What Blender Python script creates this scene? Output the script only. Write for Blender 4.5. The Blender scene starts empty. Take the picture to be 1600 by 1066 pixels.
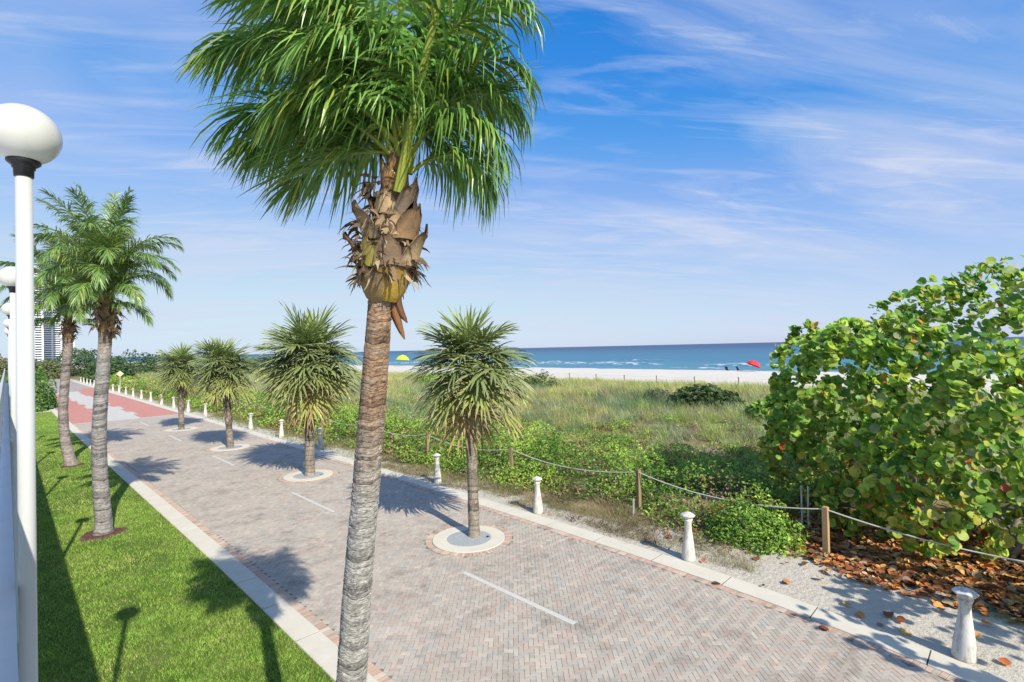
import bpy, math, random
import numpy as np
from mathutils import Vector, Matrix
PI = math.pi
R = math.radians
random.seed(7)
rng = np.random.default_rng(11)
sc = bpy.context.scene
COL = sc.collection

# World frame: X across the promenade towards the sea, Y along the promenade, Z up (metres).
# ---------------------------------------------------------------- camera
CAM_H = 5.4
pitch = math.atan(11.3 / 790); roll = math.atan(0.023); q = math.sqrt(.5)
r0 = Vector((q, -q, 0)); f0 = Vector((q, q, 0)); z0 = Vector((0, 0, 1))
fw = f0 * math.cos(pitch) + z0 * math.sin(pitch)
u0 = z0 * math.cos(pitch) - f0 * math.sin(pitch)
cr = r0 * math.cos(roll) - u0 * math.sin(roll)
cu = r0 * math.sin(roll) + u0 * math.cos(roll)
cam = bpy.data.cameras.new('camera'); cam.sensor_width = 36; cam.lens = 790 / 1600 * 36
cam.clip_start = .05; cam.clip_end = 60000
co = bpy.data.objects.new('camera', cam); COL.objects.link(co)
mw = Matrix((cr, cu, -fw)).transposed().to_4x4(); mw.translation = (0, 0, CAM_H)
co.matrix_world = mw
sc.camera = co

# ---------------------------------------------------------------- world, sun, exposure
SUN_EL = R(39.0); SUN_TO = Vector((-.193, -.981, 0)).normalized()     # towards the sun, horizontally
wd = bpy.data.worlds.new('World'); sc.world = wd; wd.use_nodes = True
nt = wd.node_tree; nt.nodes.clear()
def N(t, **k):
    n = nt.nodes.new(t)
    for a, b in k.items(): setattr(n, a, b)
    return n
L = lambda a, b: nt.links.new(a, b)
wout = N('ShaderNodeOutputWorld'); bg = N('ShaderNodeBackground'); bg.inputs['Strength'].default_value = .1
sky = N('ShaderNodeTexSky', sky_type='NISHITA'); sky.sun_disc = False
sky.sun_elevation = SUN_EL; sky.sun_rotation = math.atan2(SUN_TO.x, SUN_TO.y)
sky.air_density = 1.0; sky.dust_density = .35; sky.ozone_density = 2.2
# one even colour grade of the whole sky (the photograph's saturated, polarised-looking blue)
SKY_STRENGTH = .1; EXPO = .25; kk = SKY_STRENGTH * 2 ** EXPO
pre = N('ShaderNodeMix', data_type='RGBA', blend_type='MULTIPLY'); pre.inputs['Factor'].default_value = 1; pre.inputs['B'].default_value = (kk, kk, kk, 1); L(sky.outputs[0], pre.inputs['A'])
cv = N('ShaderNodeRGBCurve'); cv.mapping.extend = 'HORIZONTAL'
for ch, pts in enumerate((((0, 0), (.094, .02), (.150, .08), (.219, .255), (.481, .52), (.85, .63), (1, .66)), ((0, .05), (.185, .235), (.296, .385), (.393, .495), (.712, .71), (.894, .775), (1, .80)), ((0, .12), (.20, .48), (.366, .76), (.534, .87), (.643, .905), (.87, .915), (1, .92)))):
    c_ = cv.mapping.curves[ch]
    c_.points[0].location = pts[0]; c_.points[1].location = pts[-1]
    for p in pts[1:-1]: c_.points.new(*p)
cv.mapping.update(); L(pre.outputs['Result'], cv.inputs['Color'])
hs = N('ShaderNodeMix', data_type='RGBA', blend_type='MULTIPLY'); hs.inputs['Factor'].default_value = 1; hs.inputs['B'].default_value = (1 / kk, 1 / kk, 1 / kk, 1); L(cv.outputs['Color'], hs.inputs['A'])
tc = N('ShaderNodeTexCoord'); sx = N('ShaderNodeSeparateXYZ'); L(tc.outputs['Generated'], sx.inputs[0])
def M_(op, a, b=None, c=None):
    n = N('ShaderNodeMath', operation=op)
    for i, v in enumerate((a, b, c)):
        if v is None: continue
        if isinstance(v, (int, float)): n.inputs[i].default_value = v
        else: L(v, n.inputs[i])
    return n.outputs[0]
zc = M_('ADD', M_('MAXIMUM', sx.outputs['Z'], 0.0), .12)
px = M_('DIVIDE', sx.outputs['X'], zc); py = M_('DIVIDE', sx.outputs['Y'], zc)
cb = N('ShaderNodeCombineXYZ'); L(px, cb.inputs[0]); L(py, cb.inputs[1])
mp = N('ShaderNodeMapping'); mp.vector_type = 'TEXTURE'; mp.inputs['Rotation'].default_value = (0, 0, R(-28)); mp.inputs['Scale'].default_value = (2.6, .75, 1)
mp.inputs['Location'].default_value = (3.1, 1.7, 0)
L(cb.outputs[0], mp.inputs[0])
n1 = N('ShaderNodeTexNoise'); n1.inputs['Scale'].default_value = 1.15; n1.inputs['Detail'].default_value = 9; n1.inputs['Roughness'].default_value = .56
n1.inputs['Distortion'].default_value = .9
L(mp.outputs[0], n1.inputs['Vector'])
mp2 = N('ShaderNodeMapping'); mp2.vector_type = 'TEXTURE'; mp2.inputs['Rotation'].default_value = (0, 0, R(-28)); mp2.inputs['Scale'].default_value = (3.2, 1.7, 1); mp2.inputs['Location'].default_value = (7.3, 2.2, 0)
L(cb.outputs[0], mp2.inputs[0])
n2 = N('ShaderNodeTexNoise'); n2.inputs['Scale'].default_value = 1.1; n2.inputs['Detail'].default_value = 4
L(mp2.outputs[0], n2.inputs['Vector'])
rp = N('ShaderNodeValToRGB'); rp.color_ramp.elements[0].position = .42; rp.color_ramp.elements[1].position = .70
L(n1.outputs['Fac'], rp.inputs[0])
rp2 = N('ShaderNodeValToRGB'); rp2.color_ramp.elements[0].position = .30; rp2.color_ramp.elements[1].position = .54
L(n2.outputs['Fac'], rp2.inputs[0])
mp3 = N('ShaderNodeMapping'); mp3.vector_type = 'TEXTURE'; mp3.inputs['Rotation'].default_value = (0, 0, R(-40)); mp3.inputs['Scale'].default_value = (1.4, .34, 1); mp3.inputs['Location'].default_value = (1.3, .4, 0)
L(cb.outputs[0], mp3.inputs[0])
n3_ = N('ShaderNodeTexNoise'); n3_.inputs['Scale'].default_value = 1.6; n3_.inputs['Detail'].default_value = 8; n3_.inputs['Roughness'].default_value = .6; n3_.inputs['Distortion'].default_value = 1.4
L(mp3.outputs[0], n3_.inputs['Vector'])
rp3 = N('ShaderNodeValToRGB'); rp3.color_ramp.elements[0].position = .50; rp3.color_ramp.elements[1].position = .78; L(n3_.outputs['Fac'], rp3.inputs[0])
cf = M_('MULTIPLY', M_('MULTIPLY', M_('ADD', rp.outputs[0], M_('MULTIPLY', rp3.outputs[0], .85)), rp2.outputs[0]), .8)
cf = M_('MINIMUM', cf, .85)
mx = N('ShaderNodeMix', data_type='RGBA'); L(cf, mx.inputs['Factor']); L(hs.outputs['Result'], mx.inputs['A'])
mx.inputs['B'].default_value = (5.6, 6.1, 7.5, 1)
L(mx.outputs['Result'], bg.inputs[0]); L(bg.outputs[0], wout.inputs[0])

sun = bpy.data.lights.new('sun', 'SUN'); sun.energy = 5.0; sun.angle = R(.53); sun.color = (1, .925, .79)
so = bpy.data.objects.new('sun', sun); COL.objects.link(so)
sd = Vector((SUN_TO.x * math.cos(SUN_EL), SUN_TO.y * math.cos(SUN_EL), math.sin(SUN_EL)))
so.rotation_euler = sd.to_track_quat('Z', 'Y').to_euler(); so.location = (-10, -40, 40)
vs = sc.view_settings; vs.view_transform = 'Standard'; vs.look = 'None'; vs.gamma = 1; vs.exposure = EXPO; vs.use_curve_mapping = False
sc.cycles.max_bounces = 6; sc.cycles.transparent_max_bounces = 12
sc.cycles.use_denoising = True

# ---------------------------------------------------------------- helpers
class Mat:
    """small node-material builder"""
    def __init__(s, name, base=(.5, .5, .5), rough=.8, spec=.3):
        m = bpy.data.materials.new(name); m.use_nodes = True; s.m = m; s.t = m.node_tree
        s.b = s.t.nodes['Principled BSDF']; s.o = s.t.nodes['Material Output']
        s.b.inputs['Base Color'].default_value = (*base, 1); s.b.inputs['Roughness'].default_value = rough
        s.b.inputs['Specular IOR Level'].default_value = spec
    def n(s, t, **k):
        x = s.t.nodes.new(t)
        for a, b in k.items():
            if a in x.inputs.keys(): x.inputs[a].default_value = b
            else: setattr(x, a, b)
        return x
    def l(s, a, b): s.t.links.new(a, b)
    def coord(s, kind='Object', scale=(1, 1, 1), rot=(0, 0, 0)):
        c = s.n('ShaderNodeTexCoord'); p = s.n('ShaderNodeMapping'); p.inputs['Scale'].default_value = scale; p.inputs['Rotation'].default_value = rot
        s.l(c.outputs[kind], p.inputs[0]); return p.outputs[0]
    def noise(s, vec, scale, detail=4, rough=.55):
        x = s.n('ShaderNodeTexNoise', Scale=scale, Detail=detail, Roughness=rough); s.l(vec, x.inputs['Vector']); return x.outputs['Fac']
    def ramp(s, fac, stops):
        x = s.n('ShaderNodeValToRGB'); e = x.color_ramp.elements
        while len(e) < len(stops): e.new(.5)
        for i, (p, c) in enumerate(stops): e[i].position = p; e[i].color = (*c, 1) if len(c) == 3 else c
        s.l(fac, x.inputs[0]); return x.outputs[0]
    def mix(s, fac, a, b, mode='MIX'):
        x = s.n('ShaderNodeMix', data_type='RGBA', blend_type=mode)
        for v, i in ((fac, 'Factor'), (a, 'A'), (b, 'B')):
            if isinstance(v, (int, float)): x.inputs[i].default_value = v
            elif isinstance(v, tuple): x.inputs[i].default_value = (*v, 1)
            else: s.l(v, x.inputs[i])
        return x.outputs['Result']
    def attr(s, name='col'):
        x = s.n('ShaderNodeAttribute', attribute_name=name); return x.outputs['Color']
    def bump(s, h, strength=.3, dist=.02):
        x = s.n('ShaderNodeBump', Strength=strength, Distance=dist); s.l(h, x.inputs['Height']); s.l(x.outputs[0], s.b.inputs['Normal']); return x
    def base(s, c): s.l(c, s.b.inputs['Base Color'])
    def translucent(s, col, fac):
        tr = s.n('ShaderNodeBsdfTranslucent'); s.l(col, tr.inputs[0])
        mxs = s.n('ShaderNodeMixShader'); mxs.inputs[0].default_value = fac
        s.l(s.b.outputs[0], mxs.inputs[1]); s.l(tr.outputs[0], mxs.inputs[2]); s.l(mxs.outputs[0], s.o.inputs[0])

def mesh_np(name, V, F, mat=None, col=None, smooth=False):
    """V (n,3); F list of int arrays (each (m,k)) or one array; col (n,3) per vertex"""
    if isinstance(F, np.ndarray): F = [F]
    F = [np.asarray(f, dtype=np.int32) for f in F if len(f)]
    me = bpy.data.meshes.new(name)
    nl = sum(f.size for f in F); npoly = sum(len(f) for f in F)
    me.vertices.add(len(V)); me.loops.add(nl); me.polygons.add(npoly)
    me.vertices.foreach_set('co', np.asarray(V, dtype=np.float32).ravel())
    me.loops.foreach_set('vertex_index', np.concatenate([f.ravel() for f in F]))
    st = []; k = 0
    for f in F:
        st.append(k + np.arange(len(f)) * f.shape[1]); k += f.size
    me.polygons.foreach_set('loop_start', np.concatenate(st).astype(np.int32))
    me.polygons.foreach_set('use_smooth', np.full(npoly, smooth))
    me.update(calc_edges=True)
    if col is not None:
        a = me.attributes.new('col', 'FLOAT_COLOR', 'POINT')
        c4 = np.ones((len(V), 4), dtype=np.float32); c4[:, :3] = col
        a.data.foreach_set('color', c4.ravel())
    if mat is not None: me.materials.append(mat)
    return me
def link(name, me, parent=None, loc=None, rot=None, **props):
    o = bpy.data.objects.new(name, me); COL.objects.link(o)
    if parent is not None: o.parent = parent
    if loc is not None: o.location = loc
    if rot is not None: o.rotation_euler = rot
    for k, v in props.items(): o[k] = v
    return o
def thing(name, label, cat, loc=(0, 0, 0), rot=None, group=None, me=None):
    o = link(name, me, None, loc, rot, label=label, category=cat)
    if group: o['group'] = group
    return o
def inst(T, TF, Mx, P, col=None):
    """copies of template T (m,3) with matrices Mx (n,3,3) and positions P; returns V,F,C"""
    n, m = len(P), len(T)
    V = np.einsum('nij,mj->nmi', Mx, T) + P[:, None, :]
    F = (TF[None] + (np.arange(n) * m)[:, None, None]).reshape(-1, TF.shape[1])
    C = None if col is None else np.repeat(col, m, axis=0)
    return V.reshape(-1, 3), F, C
def rotmats(n, up=None, tilt=1.0, g=None):
    """random frames: third column = blade normal near 'up' (n,3)"""
    g = g or rng
    z = g.normal(size=(n, 3)) * tilt + (up if up is not None else 0)
    z /= np.linalg.norm(z, axis=1)[:, None] + 1e-9
    a = g.normal(size=(n, 3)); x = np.cross(a, z); x /= np.linalg.norm(x, axis=1)[:, None] + 1e-9
    y = np.cross(z, x)
    return np.stack([x, y, z], axis=2)
def vnoise(x, y, seed=0):
    h = lambda i, j: ((np.sin(i * 127.1 + j * 311.7 + seed * 74.7) * 43758.5453) % 1.0)
    xi = np.floor(x); yi = np.floor(y); fx = x - xi; fy = y - yi
    fx = fx * fx * (3 - 2 * fx); fy = fy * fy * (3 - 2 * fy)
    return (h(xi, yi) * (1 - fx) + h(xi + 1, yi) * fx) * (1 - fy) + (h(xi, yi + 1) * (1 - fx) + h(xi + 1, yi + 1) * fx) * fy
def fnoise(x, y, seed=0, o=3):
    r = 0; a = .5; t = 0
    for k in range(o): r = r + a * vnoise(x * 2 ** k, y * 2 ** k, seed + k); t += a; a *= .5
    return r / t
class MB:
    """collects boxes, lathes and tubes into one mesh"""
    def __init__(s): s.v = []; s.f = []; s.c = []; s.n = 0
    def add(s, V, F, c=None):
        V = np.asarray(V, float); s.v.append(V)
        for f in F: s.f.append([i + s.n for i in f])
        s.c.append(np.tile(np.array(c if c is not None else (1, 1, 1), float), (len(V), 1))); s.n += len(V); return s
    def box(s, x0, x1, y0, y1, z0, z1, c=None, bev=0):
        V = [(x, y, z) for z in (z0, z1) for y in (y0, y1) for x in (x0, x1)]
        F = [(0, 2, 3, 1), (4, 5, 7, 6), (0, 1, 5, 4), (2, 6, 7, 3), (0, 4, 6, 2), (1, 3, 7, 5)]
        return s.add(V, F, c)
    def lathe(s, prof, n=16, cx=0, cy=0, cap=True, c=None):
        V = []; F = []
        for r, z in prof:
            for k in range(n): a = 2 * PI * k / n; V.append((cx + r * math.cos(a), cy + r * math.sin(a), z))
        for i in range(len(prof) - 1):
            for k in range(n): k2 = (k + 1) % n; F.append((i * n + k, i * n + k2, (i + 1) * n + k2, (i + 1) * n + k))
        if cap: F.append(tuple(range(n - 1, -1, -1))); F.append(tuple((len(prof) - 1) * n + k for k in range(n)))
        return s.add(V, F, c)
    def tube(s, pts, rad, n=8, c=None, cap=True):
        pts = [Vector(p) for p in pts]; V = []; F = []
        rad = rad if hasattr(rad, '__len__') else [rad] * len(pts)
        ref = Vector((0, 0, 1))
        for i, p in enumerate(pts):
            t = (pts[min(i + 1, len(pts) - 1)] - pts[max(i - 1, 0)]).normalized()
            a = t.cross(ref)
            if a.length < .05: a = t.cross(Vector((1, 0, 0)))
            a.normalize(); b = a.cross(t)
            for k in range(n):
                w = 2 * PI * k / n; V.append(p + (a * math.cos(w) + b * math.sin(w)) * rad[i])
        for i in range(len(pts) - 1):
            for k in range(n): k2 = (k + 1) % n; F.append((i * n + k, i * n + k2, (i + 1) * n + k2, (i + 1) * n + k))
        if cap: F.append(tuple(range(n - 1, -1, -1))); F.append(tuple((len(pts) - 1) * n + k for k in range(n)))
        return s.add(V, F, c)
    def mesh(s, name, mat, smooth=False, col=False):
        me = bpy.data.meshes.new(name); V = np.concatenate(s.v)
        me.from_pydata(V.tolist(), [], s.f); me.update()
        if smooth: me.polygons.foreach_set('use_smooth', np.full(len(me.polygons), True))
        if col:
            a = me.attributes.new('col', 'FLOAT_COLOR', 'POINT'); c4 = np.ones((len(V), 4), dtype=np.float32); c4[:, :3] = np.concatenate(s.c)
            a.data.foreach_set('color', c4.ravel())
        me.materials.append(mat); return me
def strip_mesh(fl, fr, ss, z, name, mat):
    V = []; F = []
    for s_ in ss: V += [(fl(s_), s_, z), (fr(s_), s_, z)]
    for i in range(len(ss) - 1): F.append((2 * i, 2 * i + 1, 2 * i + 3, 2 * i + 2))
    return mesh_np(name, np.array(V), np.array(F), mat)

# ---------------------------------------------------------------- materials
def leafmat(name, trans=.3, rough=.45, spec=.35, var=.25, scale=9):
    m = Mat(name, rough=rough, spec=spec); c = m.attr()
    nz = m.noise(m.coord(), scale, 3)
    c2 = m.mix(nz, m.mix(1.0, c, (1 - var,) * 3, 'MULTIPLY'), m.mix(1.0, c, (1 + var,) * 3, 'MULTIPLY'))
    m.base(c2); m.translucent(c2, trans); return m.m
M_FROND = leafmat('coconut_leaflet', .2, .36, .5, .4, 7)
M_FAN = leafmat('fan_leaf', .12, .42, .45, .35, 6)
M_GRAPE = leafmat('sea_grape_leaf', .45, .45, .35, .35, 11)
M_SHRUB = leafmat('shrub_leaf', .28, .5, .3)
M_BLADE = leafmat('grass_blade', .3, .6, .2, .3, 3)
M_LITTER = leafmat('dry_leaf', .08, .7, .2, .4, 20)
m = Mat('petiole', rough=.45, spec=.4); c = m.attr(); m.base(m.mix(m.noise(m.coord(scale=(1, 1, 8)), 14, 4), m.mix(1.0, c, (.75, .75, .7), 'MULTIPLY'), c)); M_STEM = m.m

m = Mat('palm_bark', rough=.95, spec=.1); c = m.attr(); v = m.coord(scale=(1, 1, 4.5))
nz = m.noise(v, 19, 10, .8)
c2 = m.mix(m.ramp(nz, [(.36, (0, 0, 0)), (.62, (1, 1, 1))]), m.mix(1.0, c, (.22, .21, .20), 'MULTIPLY'), m.mix(1.0, c, (1.5, 1.5, 1.5), 'MULTIPLY'))
lich = m.ramp(m.noise(m.coord(scale=(1, 1, 1.6)), 5, 6, .7), [(.52, (0, 0, 0)), (.64, (1, 1, 1))])
c3 = m.mix(m.mix(1.0, lich, (.35, .35, .35), 'MULTIPLY'), c2, (.42, .42, .37))
m.base(c3); m.bump(nz, .8, .02); M_BARK = m.m
m = Mat('leaf_boot', rough=.85, spec=.15); c = m.attr(); v = m.coord(scale=(1, 1, 1))
nz = m.noise(v, 38, 6, .7); m.base(m.mix(nz, m.mix(1.0, c, (.5, .47, .42), 'MULTIPLY'), m.mix(1.0, c, (1.35, 1.35, 1.3), 'MULTIPLY'))); m.bump(nz, .5, .01); M_BOOT = m.m

m = Mat('concrete', rough=.85, spec=.2); v = m.coord()
nz = m.noise(v, 1.7, 7, .65); n3 = m.noise(v, 60, 3, .6)
m.base(m.mix(m.mix(.35, nz, n3), (.46, .425, .335), (.77, .725, .61))); m.bump(n3, .15, .01); M_CONC = m.m
m = Mat('aggregate', rough=.9); v = m.coord(); vo = m.n('ShaderNodeTexVoronoi', Scale=38.0); m.l(v, vo.inputs['Vector'])
m.base(m.mix(vo.outputs['Distance'], (.46, .49, .49), (.25, .27, .28))); m.bump(vo.outputs['Distance'], .5, .02); M_AGG = m.m
m = Mat('paver', rough=.82, spec=.22); c = m.attr(); gm_ = m.n('ShaderNodeNewGeometry'); v = gm_.outputs['Position']; nz = m.noise(v, 45, 5, .65); nb = m.noise(v, .55, 4, .6)
c2 = m.mix(nz, m.mix(1.0, c, (.78, .78, .78), 'MULTIPLY'), m.mix(1.0, c, (1.2, 1.2, 1.2), 'MULTIPLY'))
st = m.ramp(m.noise(v, 1.1, 8, .72), [(.34, (.72, .71, .68)), (.47, (1, 1, 1)), (.66, (1.06, 1.05, 1.02))])
m.base(m.mix(1.0, m.mix(nb, c2, m.mix(1.0, c2, (1.12, 1.1, 1.06), 'MULTIPLY')), st, 'MULTIPLY')); m.bump(nz, .25, .006); M_PAVER = m.m
m = Mat('joint_sand', rough=.95); v = m.coord(); m.base(m.mix(m.noise(v, 3, 5), (.17, .155, .14), (.25, .23, .20))); M_JOINT = m.m
# far paving, where single pavers cannot be told apart
def farpave(name, a, b):
    m = Mat(name, rough=.82); br = m.n('ShaderNodeTexBrick'); br.inputs['Scale'].default_value = 1
    br.inputs['Brick Width'].default_value = .19; br.inputs['Row Height'].default_value = .095; br.inputs['Mortar Size'].default_value = .004
    br.inputs['Color1'].default_value = (*a, 1); br.inputs['Color2'].default_value = (*b, 1); br.inputs['Mortar'].default_value = (a[0] * .5, a[1] * .5, a[2] * .5, 1)
    v = m.coord('Object'); m.l(v, br.inputs['Vector']); nz = m.noise(v, .8, 5)
    m.base(m.mix(nz, m.mix(1.0, br.outputs['Color'], (.88, .88, .88), 'MULTIPLY'), m.mix(1.0, br.outputs['Color'], (1.12, 1.12, 1.12), 'MULTIPLY'))); return m.m
M_FARP = farpave('paving_grey', (.36, .31, .28), (.44, .40, .36))
M_FARR = farpave('paving_red', (.52, .23, .18), (.58, .27, .21))
M_FARW = farpave('paving_white', (.53, .50, .44), (.60, .57, .51))
m = Mat('white_paint', (.72, .71, .67), .7); v = m.coord(); m.base(m.mix(m.noise(v, 24, 6, .7), (.44, .42, .38), (.68, .66, .60))); M_LINE = m.m
m = Mat('sand', rough=.95, spec=.1); v = m.coord(); nz = m.noise(v, .7, 6, .6); n3 = m.noise(v, 9, 5, .7)
m.base(m.mix(nz, (.52, .47, .38), (.68, .64, .55))); m.bump(n3, .6, .06); M_SAND = m.m
m = Mat('beach_sand', rough=.95, spec=.1); v = m.coord(); nz = m.noise(v, .15, 6, .6); n3 = m.noise(v, 1.4, 6, .65)
m.base(m.mix(nz, (.56, .52, .445), (.68, .64, .565))); m.bump(n3, .6, .15); M_BEACH = m.m
m = Mat('dune_soil', rough=.95, spec=.1); v = m.coord(); nz = m.noise(v, .5, 6, .6); n3 = m.noise(v, 8, 5, .7); n5 = m.noise(v, 1.6, 6, .7)
c = m.ramp(nz, [(.34, (.09, .10, .04)), (.48, (.20, .17, .08)), (.60, (.34, .26, .16)), (.72, (.50, .43, .31))])
sf = m.n('ShaderNodeMath', operation='MULTIPLY_ADD'); m.l(n5, sf.inputs[0]); sf.inputs[1].default_value = 1.1; sep = m.n('ShaderNodeSeparateColor'); m.l(m.attr(), sep.inputs[0]); m.l(sep.outputs[0], sf.inputs[2])
c = m.mix(m.ramp(sf.outputs[0], [(.78, (0, 0, 0)), (1.0, (1, 1, 1))]), c, m.mix(n5, (.47, .42, .34), (.64, .60, .51)))
m.base(m.mix(n3, m.mix(1.0, c, (.75, .75, .75), 'MULTIPLY'), m.mix(1.0, c, (1.2, 1.2, 1.2), 'MULTIPLY'))); m.bump(n3, .8, .08); M_DUNE = m.m
m = Mat('lawn_soil', rough=.95, spec=.1); v = m.coord(); nz = m.noise(v, 1.3, 6, .65); n3 = m.noise(v, 55, 4, .7)
c = m.ramp(nz, [(.3, (.085, .165, .025)), (.55, (.15, .23, .045)), (.75, (.29, .28, .12))])
m.base(m.mix(n3, m.mix(1.0, c, (.5, .5, .5), 'MULTIPLY'), m.mix(1.0, c, (1.4, 1.4, 1.4), 'MULTIPLY'))); m.bump(n3, 1.0, .05); M_LAWN = m.m
m = Mat('mulch', rough=.95, spec=.1); v = m.coord(); vo = m.n('ShaderNodeTexVoronoi', Scale=22.0); m.l(v, vo.inputs['Vector'])
m.base(m.mix(vo.outputs['Color'], (.07, .035, .03), (.21, .12, .10))); m.bump(vo.outputs['Distance'], 1.0, .04); M_MULCH = m.m
m = Mat('white_stucco', rough=.8); v = m.coord(); m.base(m.mix(m.noise(v, 2.5, 7, .7), (.66, .68, .68), (.80, .81, .80))); M_STUCCO = m.m
m = Mat('white_enamel', rough=.35, spec=.5); v = m.coord(scale=(1, 1, .2)); m.base(m.mix(m.noise(v, 7, 5, .6), (.47, .49, .47), (.58, .59, .58))); M_ENAMEL = m.m
m = Mat('opal_globe', (.56, .57, .54), .2, .35); M_GLOBE = m.m
M_BLACK = Mat('black_metal', (.02, .02, .022), .4).m
m = Mat('bollard_concrete', rough=.8); v = m.coord(); gp_ = m.n('ShaderNodeNewGeometry'); sc_v = m.n('ShaderNodeVectorMath', operation='MULTIPLY'); m.l(gp_.outputs['Position'], sc_v.inputs[0]); sc_v.inputs[1].default_value = (1, 1, .3); stn = m.ramp(m.noise(sc_v.outputs[0], 11, 7, .75), [(.38, (.62, .58, .50)), (.52, (1, 1, 1))]); m.base(m.mix(1.0, m.mix(m.noise(v, 9, 7, .7), (.52, .51, .47), (.74, .73, .69)), stn, 'MULTIPLY')); m.bump(m.noise(v, 40, 4), .3, .012); M_BOLL = m.m
m = Mat('weathered_post', rough=.9); v = m.coord(scale=(1, 1, .12)); nz = m.noise(v, 45, 6, .7); m.base(m.mix(nz, (.16, .12, .07), (.42, .31, .17))); m.bump(nz, .5, .01); M_POST = m.m
m = Mat('tan_post', rough=.85); v = m.coord(scale=(1, 1, .12)); nz = m.noise(v, 45, 6, .7); m.base(m.mix(nz, (.36, .22, .10), (.58, .40, .22))); m.bump(nz, .4, .01); M_POST2 = m.m
m = Mat('rope', rough=.9); v = m.coord(); w = m.n('ShaderNodeTexWave', Scale=16.0, Distortion=2.0); w.bands_direction = 'DIAGONAL'; m.l(v, w.inputs['Vector'])
m.base(m.mix(w.outputs['Fac'], (.42, .40, .35), (.66, .64, .58))); M_ROPE = m.m
m = Mat('branch', rough=.9); v = m.coord(); m.base(m.mix(m.noise(v, 9, 6, .7), (.13, .10, .085), (.40, .36, .32))); M_BRANCH = m.m

# ---------------------------------------------------------------- layout curves (across-position as a function of distance along)
def interp(tab):
    a = np.array(tab)
    def f(s):
        r = 0
        for d in (-2.4, -1.2, 0, 1.2, 2.4): r += np.interp(s + d, a[:, 0], a[:, 1])
        return r / 5
    return f
right_in = interp([(-30, 3.5), (-6, 8.9), (-2, 9.95), (.7, 10.62), (1.9, 10.93), (3.6, 11.17), (5.5, 11.3), (8, 11.4), (13, 11.52), (23, 11.66), (37, 11.6), (56, 11.45), (85, 11.25), (113, 11.0), (168, 10.7), (260, 6)])
left_in = interp([(-30, 4.25), (15, 4.25), (26, 4.1), (42, 3.9), (57, 3.75), (90, 3.6), (168, 3.2), (260, -1)])
KW = .55; KL = .48
right_out = lambda s: right_in(s) + KW
left_out = lambda s: left_in(s) - KL
S_PAVE = (-2.5, 54.6)
# ---------------------------------------------------------------- ground, beach, sea
def grid(fx, nx, ys, zf, name, mat, smooth=True):
    V = []; 
    for y in ys:
        xs = fx(y, nx)
        V.append(np.stack([xs, np.full(nx, y), zf(xs, np.full(nx, y))], 1))
    V = np.concatenate(V); i = np.arange(len(ys) - 1)[:, None] * nx + np.arange(nx - 1)[None]
    F = np.stack([i, i + 1, i + nx + 1, i + nx], -1).reshape(-1, 4)
    return mesh_np(name, V, F, mat, smooth=smooth)
def duneh(x, y):
    u = np.clip((x - 15) / 14, 0, 1); u = u * u * (3 - 2 * u); d = np.clip((64 - x) / 9, 0, 1); d = d * d * (3 - 2 * d)
    e = np.clip((x - 12.3) / 2.5, 0, 1)
    return .02 + e * (.22 * (fnoise(x * .35, y * .35, 5) - .42)) + u * d * (.45 + 1.3 * (fnoise(x * .09, y * .09, 9) - .45)) * np.clip((66 - x) / 26, .25, 1) + e * .03 * fnoise(x * 2.2, y * 2.2, 4)
base_mat = M_SAND
link('ground', mesh_np('ground', np.array([(-4000, -4000, -.06), (64, -4000, -.06), (64, 9000, -.06), (-4000, 9000, -.06)], float), np.array([[0, 1, 2, 3]]), M_SAND), kind='structure')
ys = np.concatenate([np.arange(-14, 40, .45), np.arange(40, 120, 1.2), np.arange(120, 330, 5)])
dune_me = grid(lambda y, n: float(right_out(y)) - .02 + (66 - float(right_out(y))) * np.linspace(0, 1, n) ** 1.7, 150, ys, duneh, 'dune', M_DUNE)
vc = np.empty(len(dune_me.vertices) * 3, dtype=np.float32); dune_me.vertices.foreach_get('co', vc); vc = vc.reshape(-1, 3)
wdt = np.where(vc[:, 1] < 6, 2.6, np.where(vc[:, 1] < 10, 2.6 - (vc[:, 1] - 6) * .35, 1.2)); u_ = (vc[:, 0] - right_out(vc[:, 1])) / wdt
bare = np.clip(1.25 - u_, 0, 1) * np.where(vc[:, 1] < 5, 1.0, np.clip(1 - (vc[:, 1] - 5) / 14, .62, 1)); bare = np.maximum(bare, np.clip((vc[:, 0] - 60) / 3, 0, 1))
at_ = dune_me.attributes.new('col', 'FLOAT_COLOR', 'POINT'); at_.data.foreach_set('color', np.stack([bare, bare, bare, np.ones_like(bare)], 1).astype(np.float32).ravel())
link('dune', dune_me, kind='structure')
def beachh(x, y):
    return .05 - .55 * np.clip((x - 88) / 25, 0, 1) ** 1.5 + .12 * (fnoise(x * .2, y * .2, 3) - .5)
ys = np.concatenate([np.arange(-60, 260, 3.), np.arange(260, 3000, 60)])
link('beach', grid(lambda y, n: np.linspace(60, 118, n), 70, ys, beachh, 'beach', M_BEACH), kind='structure')
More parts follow.
